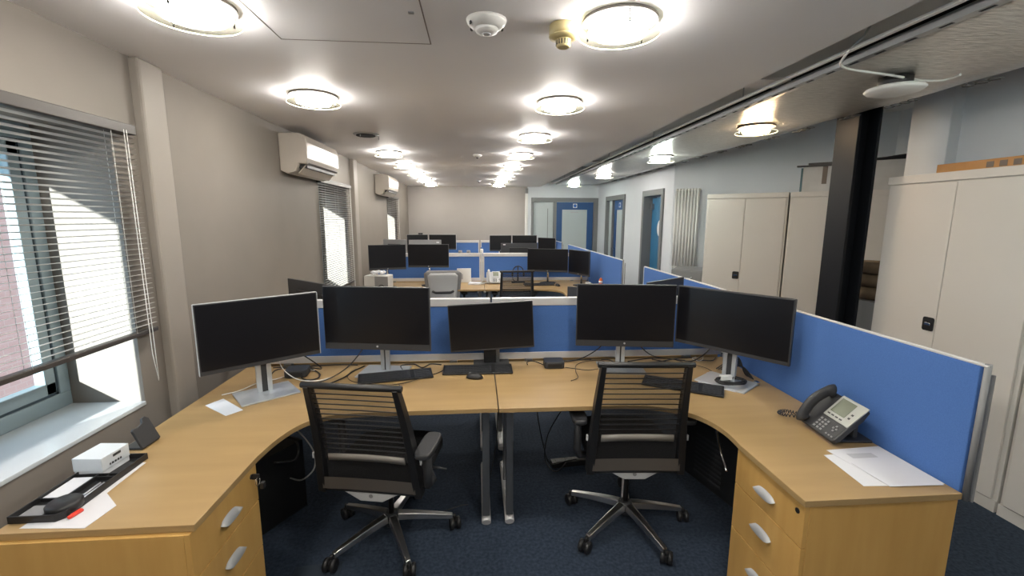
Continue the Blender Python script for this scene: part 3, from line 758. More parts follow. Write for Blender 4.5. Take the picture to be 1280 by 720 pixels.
# ------------------------------------------------------------------ monitors
def monitor(label, l, r, ztop, zbot, stand='plate', base_off=0.10, bezel=0.03, skin=BEZEL, deskz=0.73, base=True, group=None, tag_label=False, emblem=True, curved=0.0, edge=None, nw=0.022, roll=0.0):
    cx, cy = (l[0] + r[0]) / 2, (l[1] + r[1]) / 2
    W = math.hypot(r[0] - l[0], r[1] - l[1]) / 2; a = math.atan2(r[1] - l[1], r[0] - l[0])
    t = thing('monitor', label, 'monitor', (cx, cy, deskz), a, group)
    z0, z1 = zbot - deskz, ztop - deskz
    k0 = len(t.children); zm = (z0 + z1) / 2
    # casing (curved a little in plan if asked)
    n = 12
    def yy(u, d=0.0): return d - curved * (u * u) + 0.0
    m_ = MB(); poly = [(W * (2 * k / n - 1), yy(2 * k / n - 1, 0.0)) for k in range(n + 1)] + [(W * (2 * k / n - 1), yy(2 * k / n - 1, 0.022)) for k in range(n, -1, -1)]
    m_.prism(poly, z0, z1); m_.build('casing', skin, t, 0.002)
    bk = MB(); bk.box(-W * 0.55, W * 0.55, 0.0225, 0.045, z0 + 0.05, z1 - 0.07); bk.build('rear_housing', BLACK, t, 0.008)
    s_ = MB(); e = 0.006
    vs = []
    for k in range(n + 1):
        u = 2 * k / n - 1; x = u * (W - e); vs += [(x, yy(u, -0.0012), z0 + bezel), (x, yy(u, -0.0012), z1 - e)]
    s_.add(vs, [(2 * k, 2 * k + 2, 2 * k + 3, 2 * k + 1) for k in range(n)], True); s_.build('display', SCREEN, t)
    if edge:
        e_ = MB(); e_.box(-W - 0.0025, -W, -0.002 - curved, 0.022 - curved, z0, z1).box(W, W + 0.0025, -0.002 - curved, 0.022 - curved, z0, z1).box(-W, W, 0.004, 0.02, z1, z1 + 0.0025)
        e_.build('rim', edge, t)
    if emblem and bezel > 0.02:
        MB().lathe([(0.006, 0), (0.006, 0.001)], n=14, mx=T(0, -0.0005, z0 + bezel * 0.55) @ Matrix.Rotation(PI / 2, 4, 'X')).build('emblem', PALEG, t)
    if tag_label: MB().box(-W + 0.03, -W + 0.075, 0.0222, 0.0235, z1 - 0.05, z1 - 0.03).build('asset_sticker', PAPER, t)
    if roll:
        RM = T(0, 0, zm) @ Matrix.Rotation(math.radians(roll), 4, 'Y') @ T(0, 0, -zm)
        for ch in t.children: ch.data.transform(RM)
    if base:
        if stand == 'plate':
            nk = MB()
            for x in (-nw, nw): nk.box(x - 0.008 if x > 0 else x - 0.016, x + 0.016 if x > 0 else x + 0.008, base_off, base_off + 0.025, 0.008, z0 + 0.16)
            nk.build('neck', SILVER, t, 0.003)
            nk2 = MB(); nk2.box(-0.014, 0.014, base_off + 0.004, base_off + 0.02, 0.010, z0 + 0.16); nk2.build('neck_core', DARK, t)
            box('bracket', DARK, t, -0.04, 0.04, 0.0455, max(base_off, 0.05), z0 + 0.10, z0 + 0.18, 0.003)
            box('base', SILVER, t, -0.145, 0.145, base_off - 0.13, base_off + 0.095, 0.0, 0.009, 0.003)
        elif stand == 'block':
            box('neck', BLACK, t, -0.05, 0.03, base_off, base_off + 0.03, 0.01, z0 + 0.15, 0.004)
            box('neck_edge', ALU, t, 0.0305, 0.055, base_off + 0.004, base_off + 0.028, 0.01, z0 + 0.15, 0.003)
            box('bracket', DARK, t, -0.04, 0.04, 0.0455, max(base_off, 0.05), z0 + 0.08, z0 + 0.15, 0.003)
            box('base', DARK, t, -0.12, 0.12, base_off - 0.08, base_off + 0.08, 0.0, 0.009, 0.003)
        else:
            MB().tube([(0, base_off, 0.01), (0, base_off, z0 + 0.14)], 0.014, 12).build('neck', CHROME, t)
            box('bracket', DARK, t, -0.04, 0.04, 0.0455, max(base_off, 0.05), z0 + 0.08, z0 + 0.15, 0.003)
            MB().lathe([(0.12, 0.0), (0.12, 0.008), (0.09, 0.014), (0.02, 0.02)], (0, base_off, 0), 32, Matrix.Diagonal((1, 1, 1, 1))).build('base', BLACK, t)
    return t
MG = 'desk monitors'
monitor('large black monitor angled at the left wall on a flat silver base', (-1.385, 2.235), (-0.925, 2.60), 1.272, 0.907, base_off=0.04, group=MG, edge=PALEG, bezel=0.022, emblem=False)
monitor('black monitor second from the left on the front desk, dark grey lower bezel', (-0.928, 2.70), (-0.282, 2.60), 1.292, 0.905, base_off=0.11, nw=0.012, group=MG, bezel=0.040)
monitor('smaller tilted black monitor in the middle of the front desk', (-0.183, 2.80), (0.366, 2.80), 1.157, 0.845, stand='block', roll=-2.9, base_off=0.055, group=MG, bezel=0.012, emblem=False)
monitor('large black monitor directly behind the right mesh chair', (0.617, 2.66), (1.215, 2.575), 1.298, 0.905, base_off=0.11, nw=0.012, group=MG, bezel=0.040)
monitor('wide black monitor turned inward beside the long blue side screen', (1.265, 2.66), (1.655, 2.145), 1.283, 0.92, base_off=0.045, group=MG, bezel=0.022, emblem=False, edge=BEZEL)
# back side of the nearest cluster, seen from behind
monitor('back of a black monitor with a white sticker beside the second window blind', (-0.93, 3.04), (-1.42, 3.47), 1.24, 0.90, base_off=0.08, group=MG, tag_label=False)
st = MB().box(-0.013, 0.013, -0.0015, 0.0, -0.009, 0.009); tag(st.build('asset_sticker', PAPER, None, 0, 2, (-1.375, 3.405, 1.205), math.atan2(0.43, -0.49) - PI), 'small white sticker on the monitor back near the window', 'sticker')
monitor('back of a dark monitor with a white sticker, above the right blue screen', (1.16, 3.06), (0.67, 3.20), 1.20, 0.88, base_off=0.08, group=MG)
monitor('black monitor back rising behind the right pair of front monitors', (1.65, 3.43), (1.24, 3.13), 1.235, 0.90, base_off=0.05, group=MG)
# middle bay
monitor('black monitor nearest the window in the middle bay, left of its neighbour', (-1.46, 6.11), (-0.985, 6.25), 1.33, 0.985, base_off=0.07, group=MG, stand='round')
monitor('black monitor of the middle bay behind the grey-backed chair', (-0.97, 6.34), (-0.395, 6.30), 1.328, 1.00, base_off=0.07, group=MG, stand='round')
monitor('dark monitor right of the black mesh chair in the middle bay', (0.755, 6.58), (1.335, 6.40), 1.248, 0.905, base_off=0.06, group=MG, stand='round')
monitor('narrow looking monitor turned away beside the middle bay side screen', (1.36, 6.48), (1.555, 6.03), 1.243, 0.885, base_off=0.06, group=MG, stand='round')
# far side of the middle bay: backs
monitor('tilted monitor back just above the leftmost middle bay monitor', (-1.13, 7.30), (-1.52, 7.45), 1.345, 1.0, base_off=0.07, group=MG, skin=GREYP)
monitor('grey monitor back peeping over the middle bay monitor behind the grey chair', (-0.58, 7.35), (-1.10, 7.35), 1.34, 1.0, base_off=0.07, group=MG, skin=GREYP, tag_label=True)
monitor('wide dark monitor back with a white sticker above the middle blue screen', (1.01, 7.35), (0.40, 7.35), 1.285, 0.95, base_off=0.07, group=MG, tag_label=False)
# last bay
monitor('far black monitor with a webcam clipped on top, window side', (-1.53, 9.95), (-1.085, 10.05), 1.325, 0.99, base_off=0.07, group=MG, edge=RAIL)
monitor('far black monitor with a pale rim right of the one with a webcam', (-1.06, 10.05), (-0.46, 10.02), 1.325, 0.99, base_off=0.07, group=MG, edge=RAIL)
monitor('far black monitor left of the pale-rimmed pair near the door', (0.285, 9.80), (0.765, 9.80), 1.318, 0.97, base_off=0.07, group=MG, edge=RAIL)
monitor('far black monitor right of the pale-rimmed pair near the door', (0.785, 9.80), (1.33, 9.80), 1.318, 0.97, base_off=0.07, group=MG, edge=RAIL)
monitor('far dark grey monitor turned towards the farthest side screen', (1.35, 9.75), (1.68, 9.40), 1.275, 0.95, base_off=0.07, group=MG, edge=None, skin=GREYP)
t = thing('webcam', 'small black webcam clipped on the far left monitor', 'webcam', (-1.24, 10.02, 1.328))
box('camera_body', BLACK, t, -0.05, 0.05, -0.02, 0.02, 0.0, 0.035, 0.006); box('lens', DARK, t, -0.01, 0.01, -0.024, -0.0201, 0.008, 0.028, 0.002)
for x, y, z, r_, l in ((0.72, 3.165 + 0.01, 1.182, math.atan2(0.14, -0.49) - PI, 'small white sticker on the monitor back above the right blue screen'),
                     (0.455, 7.325, 1.262, 0, 'small white sticker on the wide monitor back over the middle bay')):
    tag(MB().box(-0.02, 0.02, -0.0015, 0.0, -0.008, 0.008).build('asset_sticker', PAPER, None, 0, 2, (x, y, z), r_), l, 'sticker')

# ------------------------------------------------------------------ chairs
def chair_base(t, deg0, spread=0.335):
    MB().lathe([(0.030, 0.060), (0.042, 0.075), (0.040, 0.110), (0.028, 0.135)], n=24).build('hub', DARK, t)
    MB().lathe([(0.014, 0.135), (0.014, 0.30), (0.024, 0.301), (0.024, 0.39)], n=20).build('gas_column', BLACK, t)
    for k in range(5):
        a = math.radians(deg0 + 72 * k)
        arm = MB(); n = 7; vs = []
        for i in range(n):
            u = i / (n - 1); r = 0.035 + (spread - 0.045) * u; hw = 0.026 - 0.010 * u; zt = 0.132 - 0.050 * u ** 1.3; zb = zt - 0.036 + 0.012 * u
            vs += [(r, -hw, zb), (r, hw, zb), (r, hw * 0.75, zt), (r, -hw * 0.75, zt)]
        fs = [(i * 4 + j, i * 4 + (j + 1) % 4, i * 4 + 4 + (j + 1) % 4, i * 4 + 4 + j) for i in range(n - 1) for j in range(4)] + [(3, 2, 1, 0), (n * 4 - 4, n * 4 - 3, n * 4 - 2, n * 4 - 1)]
        arm.add(vs, fs, False, RZ(a)); am = arm.build('base_arm', BASEA, t, 0.003)
        cs = MB(); mxc = RZ(a) @ T(spread, 0, 0) @ RZ(a * 1.7)
        cs.cyl((0, 0, 0), 0.007, 0.045, 0.078, 10, mxc)
        for s in (-1, 1): cs.lathe([(0.022, -0.012), (0.032, -0.009), (0.032, 0.009), (0.022, 0.012)], n=20, mx=mxc @ T(0.012, s * 0.018, 0.032) @ Matrix.Rotation(PI / 2, 4, 'X'))
        cs.box(-0.016, 0.030, -0.006, 0.006, 0.022, 0.052, mxc)
        cs.build('caster', BLACK, t)
def mesh_chair(label, loc, rz, top_y=-0.30, top_z=1.0, arm_y=0.0, deg0=222, wtop=0.205, wbot=0.225, group='black mesh task chairs', bot=(-0.20, 0.40), arms=((-1, 0, 0), (1, 0, 0))):
    t = thing('task_chair', label, 'chair', loc, rz, group)
    chair_base(t, deg0 - math.degrees(rz))
    yb, zb = bot; yt, zt = top_y, top_z
    # seat
    n = 10; poly = []
    for k in range(24):
        a = 2 * PI * k / 24; c, s = math.cos(a), math.sin(a)
        poly.append((0.245 * math.copysign(abs(c) ** 0.45, c), yb + 0.03 + 0.235 + 0.235 * math.copysign(abs(s) ** 0.45, s)))
    MB().prism(poly, 0.425, 0.475, smooth=True).build('seat', FABRIC, t, 0.018, 3)
    MB().prism([(-0.19, yb + 0.06), (0.19, yb + 0.06), (0.12, yb + 0.36), (-0.12, yb + 0.36)], 0.392, 0.4245).build('seat_pan', DARK, t, 0.008)
    # mechanism cover: pale trapezoid behind and under the seat
    mc = MB(); R = Matrix(((1, 0, 0, 0), (0, 0, 1, 0), (0, 1, 0, 0), (0, 0, 0, 1)))
    pts = [(-0.15, 0.405), (0.15, 0.405), (0.055, 0.352), (-0.055, 0.352)]
    vs = [(x, y, z) for y in (yb - 0.012, 0.05) for x, z in pts]
    mc.add(vs, [(0, 1, 2, 3)[::-1], (4, 5, 6, 7)] + [(i, (i + 1) % 4, (i + 1) % 4 + 4, i + 4) for i in range(4)]); mo = mc.build('mechanism', PALEG, t, 0.006)
    MB().lathe([(0.010, 0), (0.010, 0.003)], n=12, mx=T(0, yb - 0.0121, 0.383) @ Matrix.Rotation(PI / 2, 4, 'X')).build('emblem', GREYP, mo)
    MB().tube([(0.12, 0.02, 0.40), (0.26, 0.03, 0.392), (0.30, 0.03, 0.385)], 0.007, 8).build('lever', DARK, t)
    def at(u, x, off=0.0):   # u 0 bottom .. 1 top; the back bows slightly
        y = yb + (yt - yb) * u - 0.035 * math.sin(PI * u) * -1 * 0.6 + off
        return (x, y, zb + (zt - zb) * u)
    def hw(u): return wbot + (wtop - wbot) * u
    fr = MB()
    for s in (-1, 1):
        fr.tube([at(u / 8, s * hw(u / 8)) for u in range(9)], 0.020, 4, radii=[0.032, 0.034, 0.034, 0.032, 0.030, 0.029, 0.027, 0.025, 0.022], sx=0.8, sy=1.25)
    fr.tube([at(1, -wtop - 0.028), at(1, 0, -0.004), at(1, wtop + 0.028)], 0.015, 8)
    fr.build('back_frame', BLACK, t, 0.003)
    lo = MB(); lo.tube([at(0.02, -wbot), at(0.02, 0, 0.0), at(0.02, wbot)], 0.018, 8); lo.build('bottom_bar', DARK, t)
    def sheet(u0, u1, off, bow=0.0, nn=8, m=8):
        vs = []
        for i in range(nn + 1):
            u = u0 + (u1 - u0) * i / nn
            for j in range(m + 1):
                x = (2 * j / m - 1); p = at(u, x * (hw(u) - 0.008), off + bow * (1 - x * x)); vs.append(p)
        return vs, [(i * (m + 1) + j, i * (m + 1) + j + 1, (i + 1) * (m + 1) + j + 1, (i + 1) * (m + 1) + j) for i in range(nn) for j in range(m)]
    vs, fs = sheet(0.30, 0.985, 0.0, 0.018); MB().add(vs, fs, True).build('back_mesh', NET, t)
    vs, fs = sheet(0.03, 0.29, 0.004, 0.018); MB().add(vs, fs, True).build('lower_back_pad', FABRIC, t)
    band, fs = sheet(0.035, 0.15, -0.030, 0.006); MB().add(band, fs, True).build('rear_band', TAUPE, t)
    rd = MB()
    for k in range(12):
        u = 0.40 + k * 0.048
        dz = 0.0
        rd.tube([at(u - 0.012 * (1 - (2 * j / 6 - 1) ** 2), (2 * j / 6 - 1) * (hw(u) - 0.004), -0.004 + 0.016 * (1 - (2 * j / 6 - 1) ** 2)) for j in range(7)], 0.0032, 5)
    rd.build('back_rods', BLACK, t)
    lb = MB(); lb.add([at(u, x * (hw(u) - 0.04), -0.014 + 0.010 * (1 - x * x)) for u in (0.295, 0.355) for x in (-1, -0.5, 0, 0.5, 1)], [(j, j + 1, j + 6, j + 5) for j in range(4)], True)
    lo_ = lb.build('lumbar_bar', LUMB, t); md = lo_.modifiers.new('solid', 'SOLIDIFY'); md.thickness = 0.006
    for s in (-1, 1): box('side_catch', PALEG, t, s * (wbot + 0.022) - 0.004, s * (wbot + 0.022) + 0.004, at(0.33, 0)[1] - 0.012, at(0.33, 0)[1] + 0.0, at(0.33, 0)[2] - 0.014, at(0.33, 0)[2] + 0.014)
    for s, day, daz in arms:
        ay0 = arm_y; arm_y = arm_y + day
        ap = MB(); ap.tube([(s * 0.20, 0.02, 0.405), (s * 0.27, arm_y * 0.5, 0.42), (s * 0.285, arm_y, 0.47), (s * 0.285, arm_y, 0.640)], 0.020, 8, radii=[0.018, 0.02, 0.022, 0.02])
        po = ap.build('arm_post', DARK, t)
        pd = MB(); pp = []
        for k in range(16):
            a = 2 * PI * k / 16; c, q = math.cos(a), math.sin(a); pp.append((s * 0.285 + 0.042 * math.copysign(abs(c) ** 0.5, c), arm_y + 0.02 + 0.115 * math.copysign(abs(q) ** 0.5, q)))
        pd.prism(pp, 0.641, 0.668, smooth=True); pd.build('arm_pad', DARK, t, 0.008, 3)
        arm_y = ay0
    return t
mesh_chair('black mesh task chair on the left, at the front desk', (-0.47, 2.21, 0), math.radians(-11), top_y=-0.37, top_z=0.985, arm_y=-0.24, deg0=222, bot=(-0.22, 0.40), wtop=0.198, wbot=0.238, arms=((-1, 0.30, 0), (1, 0.0, 0)))
mesh_chair('black mesh task chair on the right, pushed under the front desk', (0.82, 2.21, 0), math.radians(-4), top_y=-0.24, top_z=1.01, arm_y=-0.03, deg0=216, bot=(-0.13, 0.39), wtop=0.205, wbot=0.235)
mesh_chair('small looking black mesh chair at the middle bay desk, cabinet side', (0.53, 6.1, 0), math.radians(2), top_y=-0.22, top_z=0.99, arm_y=0.05, deg0=200)
# grey shell chair
t = thing('task_chair', 'light grey rounded-back chair with dark rim at the middle bay desk', 'chair', (-0.47, 6.20, 0), math.radians(3))
chair_base(t, 210)
poly = [(0.24 * math.copysign(abs(math.cos(a)) ** 0.5, math.cos(a)), 0.05 + 0.23 * math.copysign(abs(math.sin(a)) ** 0.5, math.sin(a))) for a in [2 * PI * k / 24 for k in range(24)]]
MB().prism(poly, 0.42, 0.48, smooth=True).build('seat', FABRIC, t, 0.018, 3)
box('seat_pan', DARK, t, -0.14, 0.14, -0.18, 0.15, 0.39, 0.4195, 0.006)
def shell(W, z0, z1, y, pw, bow, d):
    vs = []; nu, nv = 12, 14
    for i in range(nv + 1):
        v = i / nv; z = z0 + (z1 - z0) * v
        top = min(1, (1 - v) / 0.12); k_ = (1 - (1 - top) ** 2.4) ** 0.5 if top < 1 else 1
        botk = min(1, v / 0.1); k2 = 0.8 + 0.2 * (1 - (1 - botk) ** 2)
        wv = W * (0.80 + 0.20 * v) * (0.78 + 0.22 * k_) * k2
        for j in range(nu + 1):
            x = 2 * j / nu - 1; vs.append((x * wv, y - 0.04 * v + bow * (1 - x * x) * -1 + 0.02 * math.sin(PI * v), z))
    return vs, [(i * (nu + 1) + j, i * (nu + 1) + j + 1, (i + 1) * (nu + 1) + j + 1, (i + 1) * (nu + 1) + j) for i in range(nv) for j in range(nu)]
vs, fs = shell(0.255, 0.45, 1.00, -0.20, 1, 0.03, 0); o = MB().add(vs, fs, True).build('back_rim', GREYP, t); md = o.modifiers.new('solid', 'SOLIDIFY'); md.thickness = 0.02; md.offset = 0
vs, fs = shell(0.205, 0.50, 0.965, -0.218, 1, 0.03, 0); o = MB().add(vs, fs, True).build('back_shell', PALEG, t); md = o.modifiers.new('solid', 'SOLIDIFY'); md.thickness = 0.012; md.offset = 0
MB().tube([(-0.14, -0.262, 0.72), (-0.10, -0.285, 0.705), (0.10, -0.285, 0.705), (0.14, -0.262, 0.72)], 0.016, 10).build('lumbar_grip', DARK, t)
box('back_stem', DARK, t, -0.04, 0.04, -0.235, -0.10, 0.39, 0.47, 0.006)
for s in (-1, 1):
    MB().tube([(s * 0.14, 0, 0.405), (s * 0.28, 0, 0.42), (s * 0.29, 0, 0.64)], 0.018, 8).build('arm_post', DARK, t); box('arm_pad', BLACK, t, s * 0.29 - 0.045, s * 0.29 + 0.045, -0.1, 0.15, 0.6405, 0.667, 0.01)

# ------------------------------------------------------------------ keyboards, mice, docks
def keyboard(label, c, a, W=0.44, D=0.135, tilt=True, group='keyboards on the desks', z=0.731, km=BLACK):
    t = thing('keyboard', label, 'keyboard', (c[0], c[1], z), a, group)
    vs = [(-W / 2, -D / 2, 0.002), (W / 2, -D / 2, 0.002), (W / 2, D / 2, 0.002), (-W / 2, D / 2, 0.002), (-W / 2, -D / 2, 0.012), (W / 2, -D / 2, 0.012), (W / 2, D / 2, 0.024), (-W / 2, D / 2, 0.024)]
    MB().add(vs, [(3, 2, 1, 0), (4, 5, 6, 7), (0, 1, 5, 4), (1, 2, 6, 5), (2, 3, 7, 6), (3, 0, 4, 7)]).build('keyboard_body', km, t, 0.003)
    k_ = MB(); 
    for r in range(6):
        for i in range(21):
            x = -W / 2 + 0.012 + i * (W - 0.024) / 21
            if i in (15, ): continue
            y = -D / 2 + 0.010 + r * (D - 0.02) / 6; zz = 0.012 + 0.012 * (y + D / 2) / D
            k_.box(x + 0.001, x + (W - 0.024) / 21 - 0.0015, y + 0.001, y + (D - 0.02) / 6 - 0.0015, zz, zz + 0.004)
    o = k_.build('keys', DARK, t); o['kind'] = 'stuff'
    return t
keyboard('black keyboard before the second monitor, trailing a looped cable', (-0.50, 2.635), math.radians(12))
keyboard('black keyboard under the small middle monitor', (0.0, 2.72), math.radians(0))
keyboard('black keyboard slanting behind the right mesh chair', (1.18, 2.36), math.radians(-30))
keyboard('dark keyboard on the middle bay desk right of the mesh chair', (0.90, 6.33), math.radians(2))
def mouse(label, c, a, z=0.731):
    t = thing('computer_mouse', label, 'mouse', (c[0], c[1], z), a, 'computer mice')
    vs = []; fs = []; n = 12
    for i in range(5):
        v = i / 4; r = math.cos(v * PI / 2 * 0.96)
        for k in range(n):
            b = 2 * PI * k / n; vs.append((0.031 * r * math.cos(b), 0.055 * r * math.sin(b), 0.034 * math.sin(v * PI / 2)))
    fs = [(i * n + k, i * n + (k + 1) % n, (i + 1) * n + (k + 1) % n, (i + 1) * n + k) for i in range(4) for k in range(n)] + [tuple(range(n))[::-1], tuple(range(4 * n, 5 * n))]
    MB().add(vs, fs, True).build('mouse_body', BLACK, t); box('wheel', GREYP, t, -0.003, 0.003, 0.022, 0.036, 0.026, 0.034, 0.001)
mouse('black mouse in front of the middle keyboard', (-0.02, 2.60), math.radians(75))
mouse('small black mouse on the middle bay desk beside its keyboard', (1.16, 6.25), 0.3)
def hull(label, c, a, W, D, h, name='docking_station', group=None):
    t = thing(name, label, 'dock', (c[0], c[1], 0.731), a, group); pts = []
    for cx, cy, a0 in ((W / 2 - 0.02, D / 2 - 0.02, 0), (-W / 2 + 0.02, D / 2 - 0.02, 1), (-W / 2 + 0.02, -D / 2 + 0.02, 2), (W / 2 - 0.02, -D / 2 + 0.02, 3)):
        for q in range(5):
            b = a0 * PI / 2 + q * PI / 8; pts.append((cx + 0.02 * math.cos(b), cy + 0.02 * math.sin(b)))
    MB().prism(pts, 0.002, h, smooth=True).build('dock_body', DARK, t, 0.004); box('vent', BLACK, t, -W / 3, W / 3, -D / 2 - 0.0012, -D / 2 - 0.0002, 0.012, h - 0.012)
    return t
hull('dark grey docking puck among the cables beside the left monitor', (-1.115, 2.73), 0.1, 0.13, 0.12, 0.045, group='docking stations')
hull('black docking puck between the middle and right monitors', (0.50, 2.78), -0.02, 0.13, 0.11, 0.045, group='docking stations')

# cables on the front desk
def cable(label, pts, r=0.0038, m=BLACK, z=0.736, name='cable', zs=None, group='loose cables on the front desk'):
    P = [(max(-1.49, min(1.70, x)), min(2.89, y), (zs[i] if zs else z + 0.004 * math.sin(i * 2.1) ** 2)) for i, (x, y) in enumerate(pts)]
    return tag(MB().tube(smooth_path(P, 6), r, 6).build(name, m), label, 'cable', group)
cable('white cable curving behind the silver base at the left wall', [(-1.40, 2.42), (-1.33, 2.47), (-1.28, 2.60), (-1.20, 2.66), (-1.12, 2.80), (-1.03, 2.78)], 0.003, CORD)
cable('black cable looped round the dark docking puck at the left', [(-1.32, 2.86), (-1.23, 2.86), (-1.17, 2.83), (-1.05, 2.64), (-0.97, 2.63), (-0.98, 2.72), (-1.10, 2.86)])
cable('black cable running up towards the left end of the blue screen', [(-1.26, 2.66), (-1.28, 2.80), (-1.22, 2.84), (-1.13, 2.85), (-1.07, 2.87), (-0.90, 2.885), (-0.79, 2.88)])
cable('black cable sweeping from the left mesh chair to the second monitor', [(-0.91, 2.50), (-0.82, 2.62), (-0.78, 2.76), (-0.74, 2.86)])
cable('black keyboard cable in a wide loop before the second monitor', [(-0.78, 2.80), (-0.80, 2.68), (-0.74, 2.57), (-0.60, 2.52), (-0.46, 2.51), (-0.34, 2.60), (-0.23, 2.72), (-0.215, 2.80)], 0.0022)
cable('short black cable with a plug hanging near the chair back', [(-0.46, 2.51), (-0.44, 2.44), (-0.47, 2.41)], 0.0022)
cable('bunched black cable behind the second keyboard', [(-0.48, 2.76), (-0.50, 2.84), (-0.42, 2.86), (-0.36, 2.80), (-0.31, 2.86), (-0.24, 2.84)], 0.004)
cable('black cable behind the black docking puck', [(0.33, 2.81), (0.335, 2.86), (0.38, 2.87), (0.435, 2.80)], 0.003)
cable('thin black cable in a big loop left of the right mesh chair', [(0.57, 2.74), (0.63, 2.70), (0.71, 2.67), (0.82, 2.72), (0.86, 2.79), (0.83, 2.86), (0.73, 2.85), (0.65, 2.77), (0.62, 2.65), (0.61, 2.55), (0.555, 2.49)], 0.0022)
cable('black cable rising from the docking puck along the blue screen', [(0.49, 2.84), (0.53, 2.88), (0.60, 2.86), (0.68, 2.885), (0.78, 2.88)])
cable('black cable dropping behind the fourth monitor base', [(0.85, 2.885), (0.90, 2.86), (0.93, 2.80), (1.00, 2.86)])
cable('black cable lying between the two right monitors', [(1.02, 2.83), (1.13, 2.86), (1.22, 2.88), (1.30, 2.88), (1.36, 2.84), (1.43, 2.80), (1.52, 2.82), (1.60, 2.80), (1.66, 2.86)], 0.0035)
cable('thin black cable crossing behind the right mesh chair', [(1.04, 2.80), (1.21, 2.80), (1.38, 2.86), (1.50, 2.885)])
cable('thin white cable loop near the corner of the blue screens', [(1.58, 2.88), (1.54, 2.82), (1.50, 2.80), (1.49, 2.86), (1.53, 2.885)], 0.002, CORD)
cable('thin black cable running towards the wide right monitor base', [(1.36, 2.84), (1.42, 2.74), (1.48, 2.66), (1.49, 2.56)], 0.002)
cable('black cable hanging from the back of the left monitor to its docking puck', [(-1.10, 2.56), (-1.05, 2.66), (-0.98, 2.72), (-1.00, 2.80), (-1.06, 2.78)], zs=[0.96, 0.88, 0.79, 0.742, 0.76])
cable('white cable hanging beside the black one behind the left monitor', [(-1.14, 2.54), (-1.16, 2.62), (-1.08, 2.62), (-0.96, 2.60), (-0.88, 2.66)], r=0.003, m=CORD, zs=[0.95, 0.82, 0.745, 0.737, 0.738])
cable('black cable drooping from the second monitor onto the desk at the left', [(-0.68, 2.74), (-0.72, 2.72), (-0.80, 2.66), (-0.90, 2.60), (-0.98, 2.56)], zs=[0.97, 0.88, 0.79, 0.742, 0.737])
cable('black cable hanging in a loop behind the fourth monitor', [(0.86, 2.70), (0.80, 2.76), (0.72, 2.84), (0.64, 2.86), (0.56, 2.87)], zs=[0.98, 0.86, 0.77, 0.74, 0.74])
cable('black cable drooping from the fourth monitor towards the corner of the screens', [(1.00, 2.70), (1.08, 2.76), (1.18, 2.82), (1.30, 2.86), (1.42, 2.82)], zs=[0.97, 0.86, 0.78, 0.742, 0.738])
cable('black cable sagging from the wide right monitor to the desk corner', [(1.44, 2.48), (1.42, 2.60), (1.36, 2.70), (1.30, 2.78), (1.20, 2.86)], zs=[0.98, 0.84, 0.76, 0.74, 0.738])
# coiled cable bundle on paper by right monitor
t = thing('coiled_cable', 'coil of black cable on white paper at the wide right monitor base', 'cable', (1.475, 2.36, 0.741))
m_ = MB()
for k in range(7): m_.tube([((0.085 + 0.006 * math.sin(k * 2)) * math.cos(a), (0.050 + 0.004 * math.cos(k)) * math.sin(a) + 0.002 * k, 0.018 + 0.005 * (k % 3) + 0.002 * math.sin(3 * a + k)) for a in [q * PI / 12 for q in range(25)]], 0.0035, 6)
m_.build('coil', BLACK, t); box('wrap', WHITE, t, -0.04, 0.03, 0.035, 0.062, 0.012, 0.04, 0.004)
m_ = MB()
for k in range(6):
    m_.tube(smooth_path([(0.10 - 0.01 * k, 0.20 + 0.01 * k, 0.008), (0.13, 0.17, 0.05 + 0.012 * k), (0.155, 0.12, 0.055 - 0.006 * k), (0.17, 0.05 + 0.01 * k, 0.008)]), 0.004, 6)
m_.build('bundle', BLACK, t)
box('plug', CHROME, t, 0.155, 0.175, -0.01, 0.025, 0.0, 0.012, 0.002)

# papers, card
def sheet(name, label, pts, z=0.7305, h=0.0006, m=PAPER, group=None, cat='paper'):
    return tag(MB().prism(pts, z, z + h).build(name, m), label, cat, group)
sheet('paper_sheet', 'white paper sheet under the coil at the wide right monitor', [(1.30, 2.42), (1.45, 2.27), (1.62, 2.42), (1.46, 2.60)])
sheet('paper_sheet', 'lowest white paper sheet beside the desk phone', [(1.43, 1.60), (1.41, 1.385), (1.62, 1.375), (1.64, 1.61)], group='sheets beside the phone')
sheet('paper_sheet', 'printed white sheet on top of the others beside the desk phone', [(1.47, 1.635), (1.50, 1.40), (1.722, 1.375), (1.722, 1.65)], 0.7315, group='sheets beside the phone')
o = sheet('paper_sheet', 'folded white letter nearest the desk end below the phone', [(1.49, 1.53), (1.50, 1.372), (1.71, 1.366), (1.70, 1.44), (1.66, 1.535)], 0.7330, 0.0012, group='sheets beside the phone')
ps = MB().box(1.53, 1.64, 1.565, 1.60, 0.7322, 0.7325); tag(ps.build('address_block', PAPERG), 'grey printed address block on the white sheet', 'print')
sheet('card', 'pale blue card on the left desk before the silver monitor base', [(-1.415, 2.295), (-1.24, 2.16), (-1.19, 2.225), (-1.37, 2.38)], m=mat('pale_card', (0.62, 0.66, 0.72), 0.6), cat='card')
sheet('paper_sheet', 'white paper under the front end of the black pen tray', [(-1.44, 1.372), (-1.237, 1.358), (-1.227, 1.470), (-1.315, 1.545), (-1.322, 1.745), (-1.40, 1.745)])

